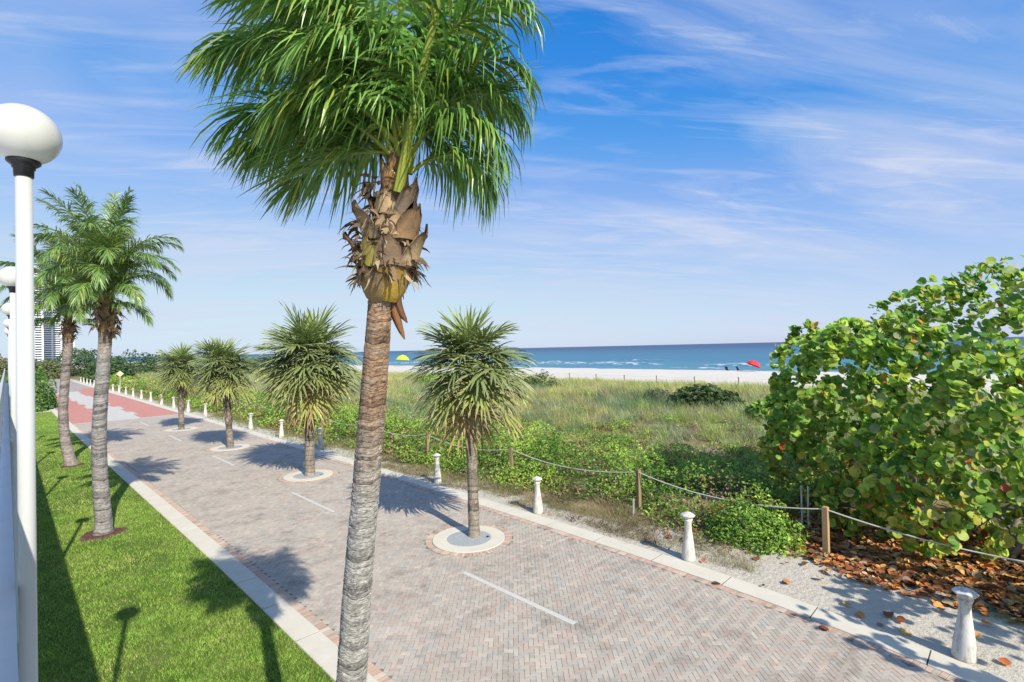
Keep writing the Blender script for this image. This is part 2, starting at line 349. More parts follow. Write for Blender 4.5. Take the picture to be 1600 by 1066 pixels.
# sea
m = Mat('sea_water', rough=.35, spec=.2); tcn = m.n('ShaderNodeTexCoord'); sp = m.n('ShaderNodeSeparateXYZ'); m.l(tcn.outputs['Object'], sp.inputs[0])
mr = m.n('ShaderNodeMapRange'); mr.inputs['From Min'].default_value = 104; mr.inputs['From Max'].default_value = 1100; m.l(sp.outputs['X'], mr.inputs['Value'])
wv = m.coord('Object', (.05, .012, 1)); n_ = m.noise(wv, 1.0, 6, .6)
fac = m.n('ShaderNodeMath', operation='ADD'); m.l(mr.outputs[0], fac.inputs[0]); ms = m.n('ShaderNodeMath', operation='MULTIPLY_ADD'); ms.inputs[1].default_value = .16; ms.inputs[2].default_value = -.08; m.l(n_, ms.inputs[0]); m.l(ms.outputs[0], fac.inputs[1])
deep = m.ramp(fac.outputs[0], [(.0, (.075, .23, .28)), (.07, (.025, .155, .235)), (.25, (.014, .115, .20)), (.62, (.004, .055, .13)), (1., (.002, .035, .11))])
m.base(deep)
wn = m.noise(m.coord('Object', (.35, .12, 1)), 1.0, 8, .65); m.bump(wn, .5, .5); M_SEA = m.m
xs_s = np.concatenate([np.linspace(101, 200, 90), np.geomspace(205, 30000, 40)])
ys_s = np.concatenate([[-30000, -3000], np.arange(-200, 500, 6.), np.geomspace(520, 30000, 14)])
def seah(x, y):
    a = np.clip((260 - x) / 60, 0, 1)
    return -.38 + a * (.10 * np.sin(x * .55 + 2.5 * fnoise(x * .02, y * .02, 2) * 3) * fnoise(x * .05, y * .03, 7))
link('sea', grid(lambda y, n: xs_s, len(xs_s), ys_s, seah, 'sea', M_SEA), kind='structure')
# breaking waves: low rolls of foam lying on the water
m = Mat('foam', rough=.7); v = m.coord('Object', (.6, .25, 1)); fz = m.noise(v, 1.2, 7, .7); m.base(m.mix(fz, (.62, .72, .76), (.84, .86, .87)))
tb = m.n('ShaderNodeBsdfTransparent'); mxs = m.n('ShaderNodeMixShader'); fr = m.ramp(fz, [(.47, (0, 0, 0)), (.66, (.8, .8, .8))]); m.l(fr, mxs.inputs[0]); m.l(tb.outputs[0], mxs.inputs[1]); m.l(m.b.outputs[0], mxs.inputs[2]); m.l(mxs.outputs[0], m.o.inputs[0]); M_FOAM = m.m
def foam(xc, y0, y1, w, h, seed, ph):
    n = max(12, int((y1 - y0) / 1.5)); yy = np.linspace(y0, y1, n); V = []
    prof = [(-.5, 0), (-.3, .6), (-.05, 1), (.2, .8), (.5, .05)]
    for y in yy:
        e = min(1, (y - y0) / 12, (y1 - y) / 12) ; e = max(e, .02)
        e *= .45 + .9 * float(fnoise(np.array(y * .07), np.array(3.), seed))
        xo = xc + 3.5 * (float(fnoise(np.array(y * .03), np.array(1.), seed + 5)) - .5) * 2
        for a, b in prof: V.append((xo + a * w * e, y, -.33 + b * h * e))
    k = len(prof); i = np.arange(n - 1)[:, None] * k + np.arange(k - 1)[None]
    F = np.stack([i, i + 1, i + k + 1, i + k], -1).reshape(-1, 4)
    return mesh_np('wave_foam', np.array(V), F, M_FOAM, smooth=True)
for xc, y0, y1, w, h, sd_ in ((133, -20, 62, 7, .7, 1), (136, 70, 132, 8, .8, 2), (131, 140, 235, 7, .7, 3), (174, 88, 118, 8, .5, 5), (118, 44, 62, 5, .4, 6), (215, 10, 40, 8, .5, 10)):
    link('wave_foam', foam(xc, y0, y1, w, h, sd_, 0), kind='stuff', label='white foam of a breaking wave on the blue sea')
link('wave_foam', foam(108.3, -20, 400, 2.2, .05, 12, 0), kind='stuff', label='thin white wash along the waterline')

# ---------------------------------------------------------------- promenade
ss = np.arange(-12, 240, 1.0)
prom = link('promenade', strip_mesh(lambda s: left_in(s), lambda s: right_in(s), ss, .004, 'promenade', M_JOINT), kind='structure')
link('far_paving', strip_mesh(lambda s: left_in(s) + .02, lambda s: right_in(s) - .02, np.arange(54.9, 240, 2.5), .012, 'far_paving', M_FARP), prom)
# pavers: herringbone at 45 degrees to the promenade, real blocks with open joints
PW = .0915
TREES = [(9.28, 11.2), (9.36, 22.2), (9.15, 32.45), (9.05, 43.6)]
def paver_tint(n, g, hue=None):
    pal = np.array([(.42, .33, .29), (.40, .36, .33), (.36, .35, .33), (.45, .38, .33), (.39, .29, .25), (.33, .335, .34), (.47, .43, .38), (.44, .31, .27), (.37, .36, .31)])
    w = np.array([.17, .2, .15, .14, .07, .10, .08, .05, .04]); w /= w.sum()
    c = pal[g.choice(len(pal), n, p=w)]; c = c * .42 + .58 * np.array((.385, .365, .34)); c = c * np.array((1.03, 1.0, .93)); return c * (1 + .06 * g.normal(size=(n, 1)))
K = 560
ii, jj = np.meshgrid(np.arange(-K, K), np.arange(-K, K), indexing='ij'); ii = ii.ravel(); jj = jj.ravel()
cls = (ii - jj) % 4
hz = cls == 0; vt = cls == 3
ca = np.where(hz, ii + 1.0, ii + .5) * PW; cb_ = np.where(hz, jj + .5, jj + 1.0) * PW
sel = hz | vt
ca, cb_, ish = ca[sel], cb_[sel], hz[sel]
# rotate the lattice 45 degrees: a along camera-right, b along camera-forward
bx = (ca + cb_) * q + 8; by = (cb_ - ca) * q + 26
SOLD = .19
ok = (by > S_PAVE[0]) & (by < S_PAVE[1])
ok[ok] &= (bx[ok] > left_in(by[ok]) + SOLD) & (bx[ok] < right_in(by[ok]) - SOLD)
for tx, ty in TREES: ok &= (bx - tx) ** 2 + (by - ty) ** 2 > 1.24 ** 2
bx, by, ish = bx[ok], by[ok], ish[ok]
# block template: chamfered top
def block(lx, ly, z=.0135, g=.0026, ch=.0022):
    a, b = lx / 2 - g, ly / 2 - g
    V = np.array([(-a, -b, .002), (a, -b, .002), (a, b, .002), (-a, b, .002), (-a, -b, z - ch), (a, -b, z - ch), (a, b, z - ch), (-a, b, z - ch), (-a + ch, -b + ch, z), (a - ch, -b + ch, z), (a - ch, b - ch, z), (-a + ch, b - ch, z)])
    F = np.array([(8, 9, 10, 11)] + [(i, (i + 1) % 4, (i + 1) % 4 + 4, i + 4) for i in range(4)] + [(i + 4, (i + 1) % 4 + 4, (i + 1) % 4 + 8, i + 8) for i in range(4)])
    return V, F
BV, BF = block(2 * PW, PW)
n = len(bx); tint = paver_tint(n, rng)
# broad tonal drift between delivered pallets of pavers
tint = tint * (0.93 + .14 * fnoise(bx * .6, by * .6, 31))[:, None]
ang = np.where(ish, -PI / 4, PI / 4) + rng.normal(size=n) * .008
def zrot(a):
    Mx = np.zeros((len(a), 3, 3)); Mx[:, 0, 0] = np.cos(a); Mx[:, 0, 1] = -np.sin(a); Mx[:, 1, 0] = np.sin(a); Mx[:, 1, 1] = np.cos(a); Mx[:, 2, 2] = 1; return Mx
ZB = zrot(ang); PB = np.stack([bx, by, rng.normal(size=n) * .0011], 1)
ZB[:, 2, 0] = rng.normal(size=n) * .006; ZB[:, 2, 1] = rng.normal(size=n) * .008
dcam = bx * q + by * q; lat = (bx - by) * q
inview = (np.abs(lat / dcam) < 1.0) & (5.4 / dcam < .672) & ((lat / dcam) > -.28)
order = np.argsort(np.where(inview, dcam, 1e9)); near = order[:300]; rest = np.ones(n, bool); rest[near] = False
V, F, C = inst(BV, BF, ZB[rest], PB[rest], tint[rest])
link('pavers', mesh_np('pavers', V, F, M_PAVER, C), prom, kind='stuff')
pv = []
for k in range(24):
    c = tint[near[k * 7]]; pv.append((c, mesh_np('paver', BV, BF, M_PAVER, np.tile(c, (12, 1)))))
for i, k in enumerate(near):
    j = int(np.argmin([np.abs(c - tint[k]).sum() for c, _ in pv]))
    link('paver', pv[(j + i % 2) % 24][1], prom, tuple(PB[k]), (0, 0, float(ang[k])))
# soldier courses along both kerbs and rings round the trees (warmer pavers)
SV, SF = block(.185, .0915, .018)
P = []; A = []
for edge, sgn in ((left_in, 1), (right_in, -1)):
    s_ = -3.0
    while s_ < S_PAVE[1]:
        P.append((edge(s_) + sgn * .095, s_, 0)); A.append(math.atan2(0, 1) - math.atan(float(edge(s_ + .3) - edge(s_ - .3)) / .6)); s_ += .0925
for tx, ty in TREES:
    nn = int(2 * PI * 1.14 / .094)
    for k in range(nn): a = 2 * PI * k / nn; P.append((tx + 1.13 * math.cos(a), ty + 1.13 * math.sin(a), .001)); A.append(a)
P = np.array(P); P[:, 2] += rng.normal(size=len(P)) * .001; A = np.array(A)
c = np.array([(.47, .34, .27), (.50, .38, .30), (.44, .31, .24), (.48, .40, .33)])[rng.integers(0, 4, len(P))] * (1 + .09 * rng.normal(size=(len(P), 1)))
V, F, C = inst(SV, SF, zrot(A), P, c); link('border_pavers', mesh_np('border_pavers', V, F, M_PAVER, C), prom, kind='stuff')
# red and white plaza with stepped edges
link('cross_band', mesh_np('cross_band', np.array([(3.8, 54.55, .016), (11.4, 54.55, .016), (11.4, 54.95, .016), (3.8, 54.95, .016)]), np.array([[0, 1, 2, 3]]), M_LINE), prom)
def steps(pts, outer, name):
    V = []; F = []
    for (s0, x0), (s1, _) in zip(pts[:-1], pts[1:]):
        b = len(V); V += [(x0, s0, .018), (outer(s0), s0, .018), (outer(s1), s1, .018), (x0, s1, .018)]; F.append((b, b + 1, b + 2, b + 3))
    link(name, mesh_np(name, np.array(V, float), np.array(F), M_FARR), prom)
steps([(54.96, 8.35), (59, 8.75), (62, 8.3), (66, 8.7), (70, 8.1), (74, 8.5), (80, 7.9), (86, 8.3), (93, 7.95), (104, 8.2), (112, 9.2), (118, 10.4)], lambda s: right_in(s) - .05, 'red_paving')
steps([(54.96, 6.05), (58, 6.35), (62, 6.0), (66.5, 6.4), (70, 6.0), (73.5, 6.3), (77, 5.95), (80.5, 6.15), (84, 5.8), (88, 6.0), (94, 5.6), (102, 5.3)], lambda s: left_in(s) + .05, 'red_paving')
V = np.array([(left_in(54.95) + .05, 54.95, .0145), (right_in(54.95) - .05, 54.95, .0145), (right_in(108) - .05, 108, .0145), (left_in(108) + .05, 108, .0145)]); link('white_paving', mesh_np('white_paving', V, np.array([[0, 1, 2, 3]]), M_FARW), prom)
# kerb slabs
slab_cache = {}
def kerb(fa, fb, s0, s1, step, name, z=.035):
    k = s0
    while k < s1:
        a, b = k + .009, k + step - .009; mb = MB(); m_ = 3
        V = []; F = []
        for i in range(m_ + 1):
            s_ = a + (b - a) * i / m_; x0, x1 = float(fa(s_)), float(fb(s_)); e = .003
            yy = s_ + (e if i == 0 else -e if i == m_ else 0)
            V += [(x0, s_, -.05), (x0, s_, z - .01), (x0 + .012, yy, z), (x1 - .012, yy, z), (x1, s_, z - .01), (x1, s_, -.05)]
        for i in range(m_):
            for j in range(5): F.append((i * 6 + j, i * 6 + j + 1, i * 6 + j + 7, i * 6 + j + 6))
        F += [(5, 4, 3, 2, 1, 0), tuple(m_ * 6 + j for j in range(6))]
        mb.add(V, F); link(name, mb.mesh(name, M_CONC), prom); k += step; step = step if k < 60 else 5.0
M_DIRT = Mat('joint_dirt', (.06, .055, .045), .95).m
link('kerb_joint', strip_mesh(lambda s: left_out(s) + .01, lambda s: left_in(s) - .01, np.arange(-4, 150, 1.), .029, 'kerb_joint', M_DIRT), prom)
link('kerb_joint', strip_mesh(lambda s: right_in(s) + .01, lambda s: right_out(s) - .01, np.arange(-5.5, 150, 1.), .029, 'kerb_joint', M_DIRT), prom)
kerb(left_out, left_in, -4.1, 160, 1.72, 'kerb_slab')
kerb(right_in, right_out, -6.0, 160, 1.80, 'kerb_slab')
# lane dashes made of white blocks
for a, b in ((6.24, 9.6), (16.5, 20.0), (27.1, 30.6), (37.6, 41.0), (47.8, 51.4)):
    mb = MB(); s_ = a
    while s_ < b - .05:
        l_ = min(.46, b - s_); mb.box(7.72, 7.84, s_ + .004, s_ + l_ - .004, .002, .0205); s_ += .46
    link('lane_dash', mb.mesh('lane_dash', M_LINE), prom)
# tree surrounds
for i, (tx, ty) in enumerate(TREES):
    for k in range(2):
        a0 = R(205 - i * 13) + k * PI + .014; a1 = a0 + PI - .028; V = []; F = []; nn = 30
        for j in range(nn + 1):
            a = a0 + (a1 - a0) * j / nn; cs, sn = math.cos(a), math.sin(a)
            for r_, z_ in ((1.03, -.03), (1.03, .028), (1.018, .036), (.64, .036), (.63, .03), (.63, -.03)): V.append((tx + r_ * cs, ty + r_ * sn, z_))
        for j in range(nn):
            for e in range(5): F.append((j * 6 + e, (j + 1) * 6 + e, (j + 1) * 6 + e + 1, j * 6 + e + 1))
        F += [(0, 1, 2, 3, 4, 5), tuple(nn * 6 + e for e in (5, 4, 3, 2, 1, 0))]
        link('tree_ring_slab', MB().add(V, F).mesh('tree_ring_slab', M_CONC), prom)
    V = [(tx, ty, .028)]; F = []
    for r_ in (.2, .4, .632):
        for k in range(36): a = 2 * PI * k / 36; V.append((tx + r_ * math.cos(a), ty + r_ * math.sin(a), .028 - .006 * (r_ < .3)))
    for k in range(36):
        F.append((0, 1 + k, 1 + (k + 1) % 36))
        for e in (0, 36): F.append((1 + e + k, 37 + e + k, 37 + e + (k + 1) % 36, 1 + e + (k + 1) % 36))
    link('tree_pit', MB().add(V, F).mesh('tree_pit', M_AGG), prom)
    mb = MB(); mb.box(-.055, .055, -.035, .035, .0, .037); link('drain_hole', mb.mesh('drain_hole', M_BLACK), prom, (tx + .42, ty - .33, 0), (0, 0, R(20)))

# ---------------------------------------------------------------- lawn
lawn = link('lawn', strip_mesh(lambda s: .02, lambda s: left_out(s), np.arange(-12, 71, 1.0), .0, 'lawn', M_LAWN), kind='structure')
def blades(n, xs, ys, zs, hmin, hmax, w, lean, cols, g=rng, wind=(0, 0)):
    h = g.uniform(hmin, hmax, n); a = g.uniform(0, 2 * PI, n); dx = np.cos(a); dy = np.sin(a); l = lean * h * g.uniform(.2, 1, n); b = g.uniform(0, 2 * PI, n)
    w = w * g.uniform(.7, 1.3, n)
    base = np.stack([xs, ys, zs], 1); sd_ = np.stack([dx * w / 2, dy * w / 2, 0 * w], 1)
    tip = base + np.stack([np.cos(b) * l + wind[0] * h, np.sin(b) * l + wind[1] * h, h], 1)
    V = np.stack([base - sd_, base + sd_, tip], 1).reshape(-1, 3); F = np.arange(3 * n).reshape(-1, 3)
    return V, F, np.repeat(cols, 3, axis=0)
parts = []
for s0, s1, den, w, h in ((3, 13, 2300, .010, .052), (13, 24, 1100, .013, .055), (24, 70, 260, .022, .06)):
    a = 3.8 * (s1 - s0); n = int(a * den); y = rng.uniform(s0, s1, n); x = rng.uniform(.04, 1, n) * (left_out(y) + .01 + .09 * (fnoise(y * 2.3, y * 0 + 4., 19) - .35))
    k = fnoise(x * .9, y * .9, 51); k2 = fnoise(x * 4, y * 4, 52); bare = (fnoise(x * .8, y * .5, 77) > .665) & (rng.random(n) < .6)
    for tx, ty in ((2.04, 19.94), (2.3, 33.76), (1.95, 4.15)): bare |= ((x - tx) ** 2 + (y - ty) ** 2 < .5 ** 2)
    x, y, k, k2 = x[~bare], y[~bare], k[~bare], k2[~bare]; n = len(x)
    c = np.array((.21, .40, .055))[None] * (1 - k[:, None]) + np.array((.43, .56, .12))[None] * k[:, None]
    dry = rng.random(n) < .06 + .12 * (k > .6); c[dry] = (.54, .49, .24); c *= (.7 + .6 * k2[:, None]) * (1 + .18 * rng.normal(size=(n, 1)))
    V, F, C = blades(n, x, y, np.zeros(n), h * .5, h * 1.25, w, .8, np.clip(c, .01, 1)); parts.append((V, F, C))
def join(parts):
    o = 0; Vs = []; Fs = []; Cs = []
    for V, F, C in parts: Vs.append(V); Fs.append(F + o); Cs.append(C); o += len(V)
    return np.concatenate(Vs), np.concatenate(Fs), np.concatenate(Cs)
V, F, C = join(parts)
link('lawn_grass', mesh_np('lawn_grass', V, F, M_BLADE, C), kind='stuff', label='short bright green mown grass of the lawn strip')
for tx, ty, r_ in ((2.04, 19.94, .62), (2.3, 33.76, .5), (1.95, 4.15, .6)):
    V = [(tx, ty, .05)]; F = []
    for e, rr in enumerate((.5, .85, 1.0)):
        for k in range(24): a = 2 * PI * k / 24; z = r_ * rr * (1 + .12 * math.sin(3 * a + tx) + .08 * math.sin(7 * a)); V.append((tx + z * math.cos(a), ty + z * math.sin(a), (.05, .035, -.01)[e]))
    for k in range(24):
        F.append((0, 1 + k, 1 + (k + 1) % 24))
        for e in (0, 24): F.append((1 + e + k, 25 + e + k, 25 + e + (k + 1) % 24, 1 + e + (k + 1) % 24))
    link('mulch_bed', MB().add(V, F).mesh('mulch_bed', M_MULCH, True), lawn)

# ---------------------------------------------------------------- terrace wall and railing at the left edge
tw = thing('terrace_wall', 'white stucco terrace wall along the lawn, at the left edge', 'wall')
link('wall_face', MB().box(-3.2, -.03, -8, 49.5, -.05, 3.74).mesh('wall_face', M_STUCCO), tw)
mb = MB()
link('coping', MB().box(-3.25, .032, -8.05, 49.55, 3.745, 3.83).mesh('coping', M_STUCCO), tw)
rl = thing('terrace_railing', 'white glass-panel railing on top of the terrace wall', 'railing', (-.09, 0, 3.83))
link('top_rail', MB().box(-.022, .022, -3, 49, .95, 1.0).mesh('top_rail', M_ENAMEL), rl)
link('bottom_rail', MB().box(-.014, .014, -3, 49, .05, .09).mesh('bottom_rail', M_ENAMEL), rl)
pm = MB().box(-.02, .02, -.02, .02, 0, .948).mesh('post', M_ENAMEL)
mg = Mat('railing_glass', rough=.05); gt = mg.n('ShaderNodeBsdfTransparent'); gt.inputs[0].default_value = (.80, .86, .88, 1); gg = mg.n('ShaderNodeBsdfGlossy'); gg.inputs['Roughness'].default_value = .04
fz = mg.n('ShaderNodeFresnel'); fz.inputs[0].default_value = 1.45; mxs = mg.n('ShaderNodeMixShader'); mg.l(fz.outputs[0], mxs.inputs[0]); mg.l(gt.outputs[0], mxs.inputs[1]); mg.l(gg.outputs[0], mxs.inputs[2]); mg.l(mxs.outputs[0], mg.o.inputs[0])
gm = MB().box(-.004, .004, -1.2, 1.2, .092, .948).mesh('glass_panel', mg.m)
y = -2.9
while y < 49: link('post', pm, rl, (0, y, 0)); link('glass_panel', gm, rl, (0, y + 1.25, 0)); y += 2.5
# lamp posts
gp = [( .0, 0)]
globe_prof = [(.21 * math.sin(a), 6.99 + .205 * -math.cos(a)) for a in np.linspace(.38, PI - .001, 22)]
lm_pole = MB().lathe([(.085, -.02), (.085, .06), (.052, .09), (.0485, 3.9), (.0465, 6.74)], 20).mesh('pole', M_ENAMEL, True)
lm_col = MB().lathe([(.054, 6.69), (.056, 6.745), (.064, 6.75), (.064, 6.765), (.078, 6.775), (.094, 6.79), (.094, 6.81), (.07, 6.815)], 20).mesh('collar', M_BLACK, True)
lm_glb = MB().lathe(globe_prof, 36).mesh('globe', M_GLOBE, True)
lamp_lab = ['white globe lamp post nearest the camera, cut by the left edge', 'second globe lamp post, its globe peeking out behind the nearest pole', 'third globe lamp post along the terrace wall, small globe left of the pole', 'fourth globe lamp post, mostly hidden behind the nearest pole', 'fifth and farthest globe lamp post along the terrace wall']
for i, lb in enumerate(lamp_lab):
    t = thing('lamp_post', lb, 'lamp post', (.094, 4.94 + 8.7 * i, 0), None, 'globe lamp posts along the terrace wall')
    link('pole', lm_pole, t); link('collar', lm_col, t); link('globe', lm_glb, t)

# ---------------------------------------------------------------- bollards
bp = [(.165, 0), (.168, .06), (.160, .16), (.146, .34), (.116, .56), (.094, .74), (.084, .86), (.088, .94), (.104, 1.0), (.114, 1.03), (.102, 1.045), (.108, 1.06), (.168, 1.11), (.178, 1.13), (.170, 1.145), (.05, 1.205), (.012, 1.215)]
bm_ = MB().lathe(bp[:10], 20).mesh('shaft', M_BOLL, True); bc_ = MB().lathe(bp[9:], 8).mesh('cap', M_BOLL)
bs = [.78, 5.97, 11.19, 16.75, 22.2] + [27.7 + 5.65 * k for k in range(22)]
ORD = 'first second third fourth fifth sixth seventh eighth ninth tenth eleventh twelfth thirteenth fourteenth fifteenth sixteenth seventeenth eighteenth nineteenth twentieth twenty-first twenty-second twenty-third twenty-fourth twenty-fifth twenty-sixth twenty-seventh twenty-eighth'.split()
words = ['leaning white concrete bollard in leaf shade at lower right', 'white bollard on the kerb before the low green shrub', 'white bollard right of the nearest fan palm', 'white bollard left of the nearest fan palm', 'white bollard behind the big coconut trunk', 'white bollard just right of the second fan palm trunk', 'white bollard just left of the second fan palm trunk', 'white bollard between the second and third fan palms', 'white bollard beside the third fan palm trunk', 'white bollard between the third and fourth fan palms', 'white bollard right of the fourth fan palm trunk', 'white bollard left of the fourth fan palm trunk']
for i, s_ in enumerate(bs):
    lab = words[i] if i < len(words) else 'small distant white bollard, %s in the kerb row from the near end' % ORD[i]
    t = thing('bollard', lab, 'bollard', (float(right_out(s_)) + .19, s_, .0), (R(2.2) if i == 0 else R(random.uniform(-1.6, 1.6)), R(random.uniform(-1.6, 1.6)), random.uniform(0, 1)), 'white bollards along the promenade kerb')
    link('shaft', bm_, t); link('cap', bc_, t)

# ---------------------------------------------------------------- rope fences
def rope_fence(pts, hs, r_, zf, label, group, wid=.07, sag=.28, labs=None, tan=()):
    for i, (x, y) in enumerate(pts):
        z = zf(x, y); h = hs
        mb = MB(); mb.box(-wid, wid, -wid, wid, -.3, h - .015); mb.box(-wid + .012, wid - .012, -wid + .012, wid - .012, h - .0149, h)
        thing('fence_post', labs[i] if labs else label, 'post', (x, y, z), (R(random.uniform(-1.5, 1.5)), R(random.uniform(-1.5, 1.5)), R(random.uniform(-15, 15))), group, mb.mesh('fence_post', M_POST2 if i in tan else M_POST))
    mb = MB(); P = []
    for i in range(len(pts) - 1):
        a = Vector((*pts[i], zf(*pts[i]) + hs - .07)); b = Vector((*pts[i + 1], zf(*pts[i + 1]) + hs - .07)); k = 14
        for j in range(k): u = j / k; p = a.lerp(b, u); p.z -= sag * 4 * u * (1 - u); P.append(p)
    P.append(b); mb.tube(P, r_, 6); return mb.mesh('rope', M_ROPE, True)
dz = lambda x, y: float(duneh(np.array(float(x)), np.array(float(y))))
near_posts = [(14.2, -2.6), (14.41, 3.51)] + [(14.75 + .02 * k, 9.0 + 5.97 * k) for k in range(19)]
plabs = ['rope fence post out at the right end', 'tan timber rope post in the leaf litter below the sea grape', 'weathered rope post between the two right-hand bollards', 'weathered rope post right of the nearest fan palm trunk', 'weathered rope post left of the nearest fan palm trunk'] + ['grey rope post among the dune shrubs, %s of the row from the right' % ORD[k + 5] for k in range(16)]
rm = rope_fence(near_posts, 1.28, .018, lambda x, y: 0.0, '', 'rope fence posts along the promenade', .062, .3, plabs, (1,))
thing('fence_rope', 'pale sagging rope strung between the timber posts', 'rope', (0, 0, 0), None, None, rm)
far_posts = [(61.5 + .6 * math.sin(k), 8 + 5.2 * k) for k in range(16)]
rm = rope_fence(far_posts, 1.25, .012, dz, '', 'thin posts along the beach edge of the dune', .05, .12, ['thin grey post at the beach edge of the dune, %s from the right' % ORD[k] for k in range(16)])
thing('fence_rope', 'thin rope between the far posts at the edge of the beach', 'rope', (0, 0, 0), None, None, rm)
mb = MB().box(-.02, .02, -.02, .02, -.1, .52); thing('marker_stake', 'short thin white stake in the sand by the rope post', 'stake', (14.0, 8.75, .02), (R(2), R(1), 0), None, mb.mesh('marker_stake', M_ENAMEL))
mb = MB().box(-.018, .018, -.018, .018, -.1, 1.3); thing('marker_pipe', 'left of two thin grey pipes under the sea grape leaves', 'pipe', (15.9, 4.45, .02), None, None, mb.mesh('marker_pipe', M_BOLL))
thing('marker_pipe', 'right of two thin grey pipes under the sea grape leaves', 'pipe', (15.97, 4.32, .02), (R(1), 0, 0), None, mb.mesh('marker_pipe', M_BOLL))
# diamond sign
t = thing('diamond_sign', 'pale diamond sign on a post beside the far bollards', 'sign', (12.6, 100, 0), (0, 0, R(-10)))
link('post', MB().lathe([(.04, -.2), (.04, 3.2)], 8).mesh('post', M_BOLL), t)
link('panel', MB().add([(0, -.03, 2.3), (.5, -.03, 2.8), (0, -.03, 3.3), (-.5, -.03, 2.8), (0, -.05, 2.3), (.5, -.05, 2.8), (0, -.05, 3.3), (-.5, -.05, 2.8)], [(0, 1, 2, 3), (7, 6, 5, 4), (0, 4, 5, 1), (1, 5, 6, 2), (2, 6, 7, 3), (3, 7, 4, 0)]).mesh('panel', Mat('sign_yellow', (.50, .50, .36), .5).m), t)

# ---------------------------------------------------------------- palms
def cam2w(x, d, z): return ((x + d) * q, (d - x) * q, z)      # x right of the view axis, d ahead of the camera
def trunk_np(pts, rads, step, nseg, colf, g, jag=.012):
    """ringed trunk along a centre line; each leaf-scar ring is a small step"""
    pts = np.array(pts, float); rads = np.array(rads, float)
    d = np.concatenate([[0], np.cumsum(np.linalg.norm(np.diff(pts, axis=0), axis=1))]); Ltot = d[-1]
    # smooth centre line
    def cat(u):
        i = np.clip(np.searchsorted(d, u) - 1, 0, len(d) - 2); f = (u - d[i]) / (d[i + 1] - d[i])
        p0 = pts[np.maximum(i - 1, 0)]; p1 = pts[i]; p2 = pts[i + 1]; p3 = pts[np.minimum(i + 2, len(pts) - 1)]; f = f[:, None]
        return .5 * (2 * p1 + (p2 - p0) * f + (2 * p0 - 5 * p1 + 4 * p2 - p3) * f ** 2 + (3 * p1 - p0 - 3 * p2 + p3) * f ** 3)
    us = []; off = []; kind = []
    u = 0
    while u < Ltot - .001:
        st = step * g.uniform(.4, 1.9); e = min(u + st, Ltot)
        us += [u + .001, u + (e - u) * .25, e - .002]; off += [-.008, .008, .026 * g.uniform(-.2, 1.6)]; kind += [0, 1, 1]; u = e
    us = np.array(us); off = np.array(off); kind = np.array(kind)
    ctr = cat(us); rr = np.interp(us, d, rads) ; th = np.linspace(0, 2 * PI, nseg, endpoint=False)
    zz = us[:, None] + rr[:, None] * (.12 * np.sin(th[None] * 2 + us[:, None] * .6) + .10 * np.sin(th[None] + us[:, None] * 2.1) + .05 * np.sin(th[None] * 5 + us[:, None] * 3))
    nz = np.sin(th[None] * 3 + us[:, None] * 1.7) * .5 + np.sin(th[None] * 7 - us[:, None] * 9) * .3 + g.normal(size=(len(us), nseg)) * .35
    rad = rr[:, None] * (1 + off[:, None] * (1 + .6 * nz)) + jag * .35 * nz
    V = np.stack([ctr[:, 0:1] + rad * np.cos(th), ctr[:, 1:2] + rad * np.sin(th), ctr[:, 2:3] + (zz - us[:, None])], -1)
    c = colf(us, Ltot)[:, None, :] * (np.where(kind == 0, .5, 1.0)[:, None, None]) * (np.repeat(g.choice([.55, .78, .95, 1.06, 1.16], (len(us) // 3 + 1), p=[.13, .2, .27, .25, .15]), 3)[:len(us)][:, None, None] + .16 * g.normal(size=(len(us), nseg, 1)))
    n_, k = len(us), nseg; i = np.arange(n_ - 1)[:, None] * k; j = np.arange(k)[None]
    F = np.stack([i + j, i + (j + 1) % k, i + k + (j + 1) % k, i + k + j], -1).reshape(-1, 4)
    return V.reshape(-1, 3), F, np.clip(np.broadcast_to(c, V.shape).reshape(-1, 3), .01, 1)
def nrm(v): return v / (np.linalg.norm(v, axis=-1, keepdims=True) + 1e-9)
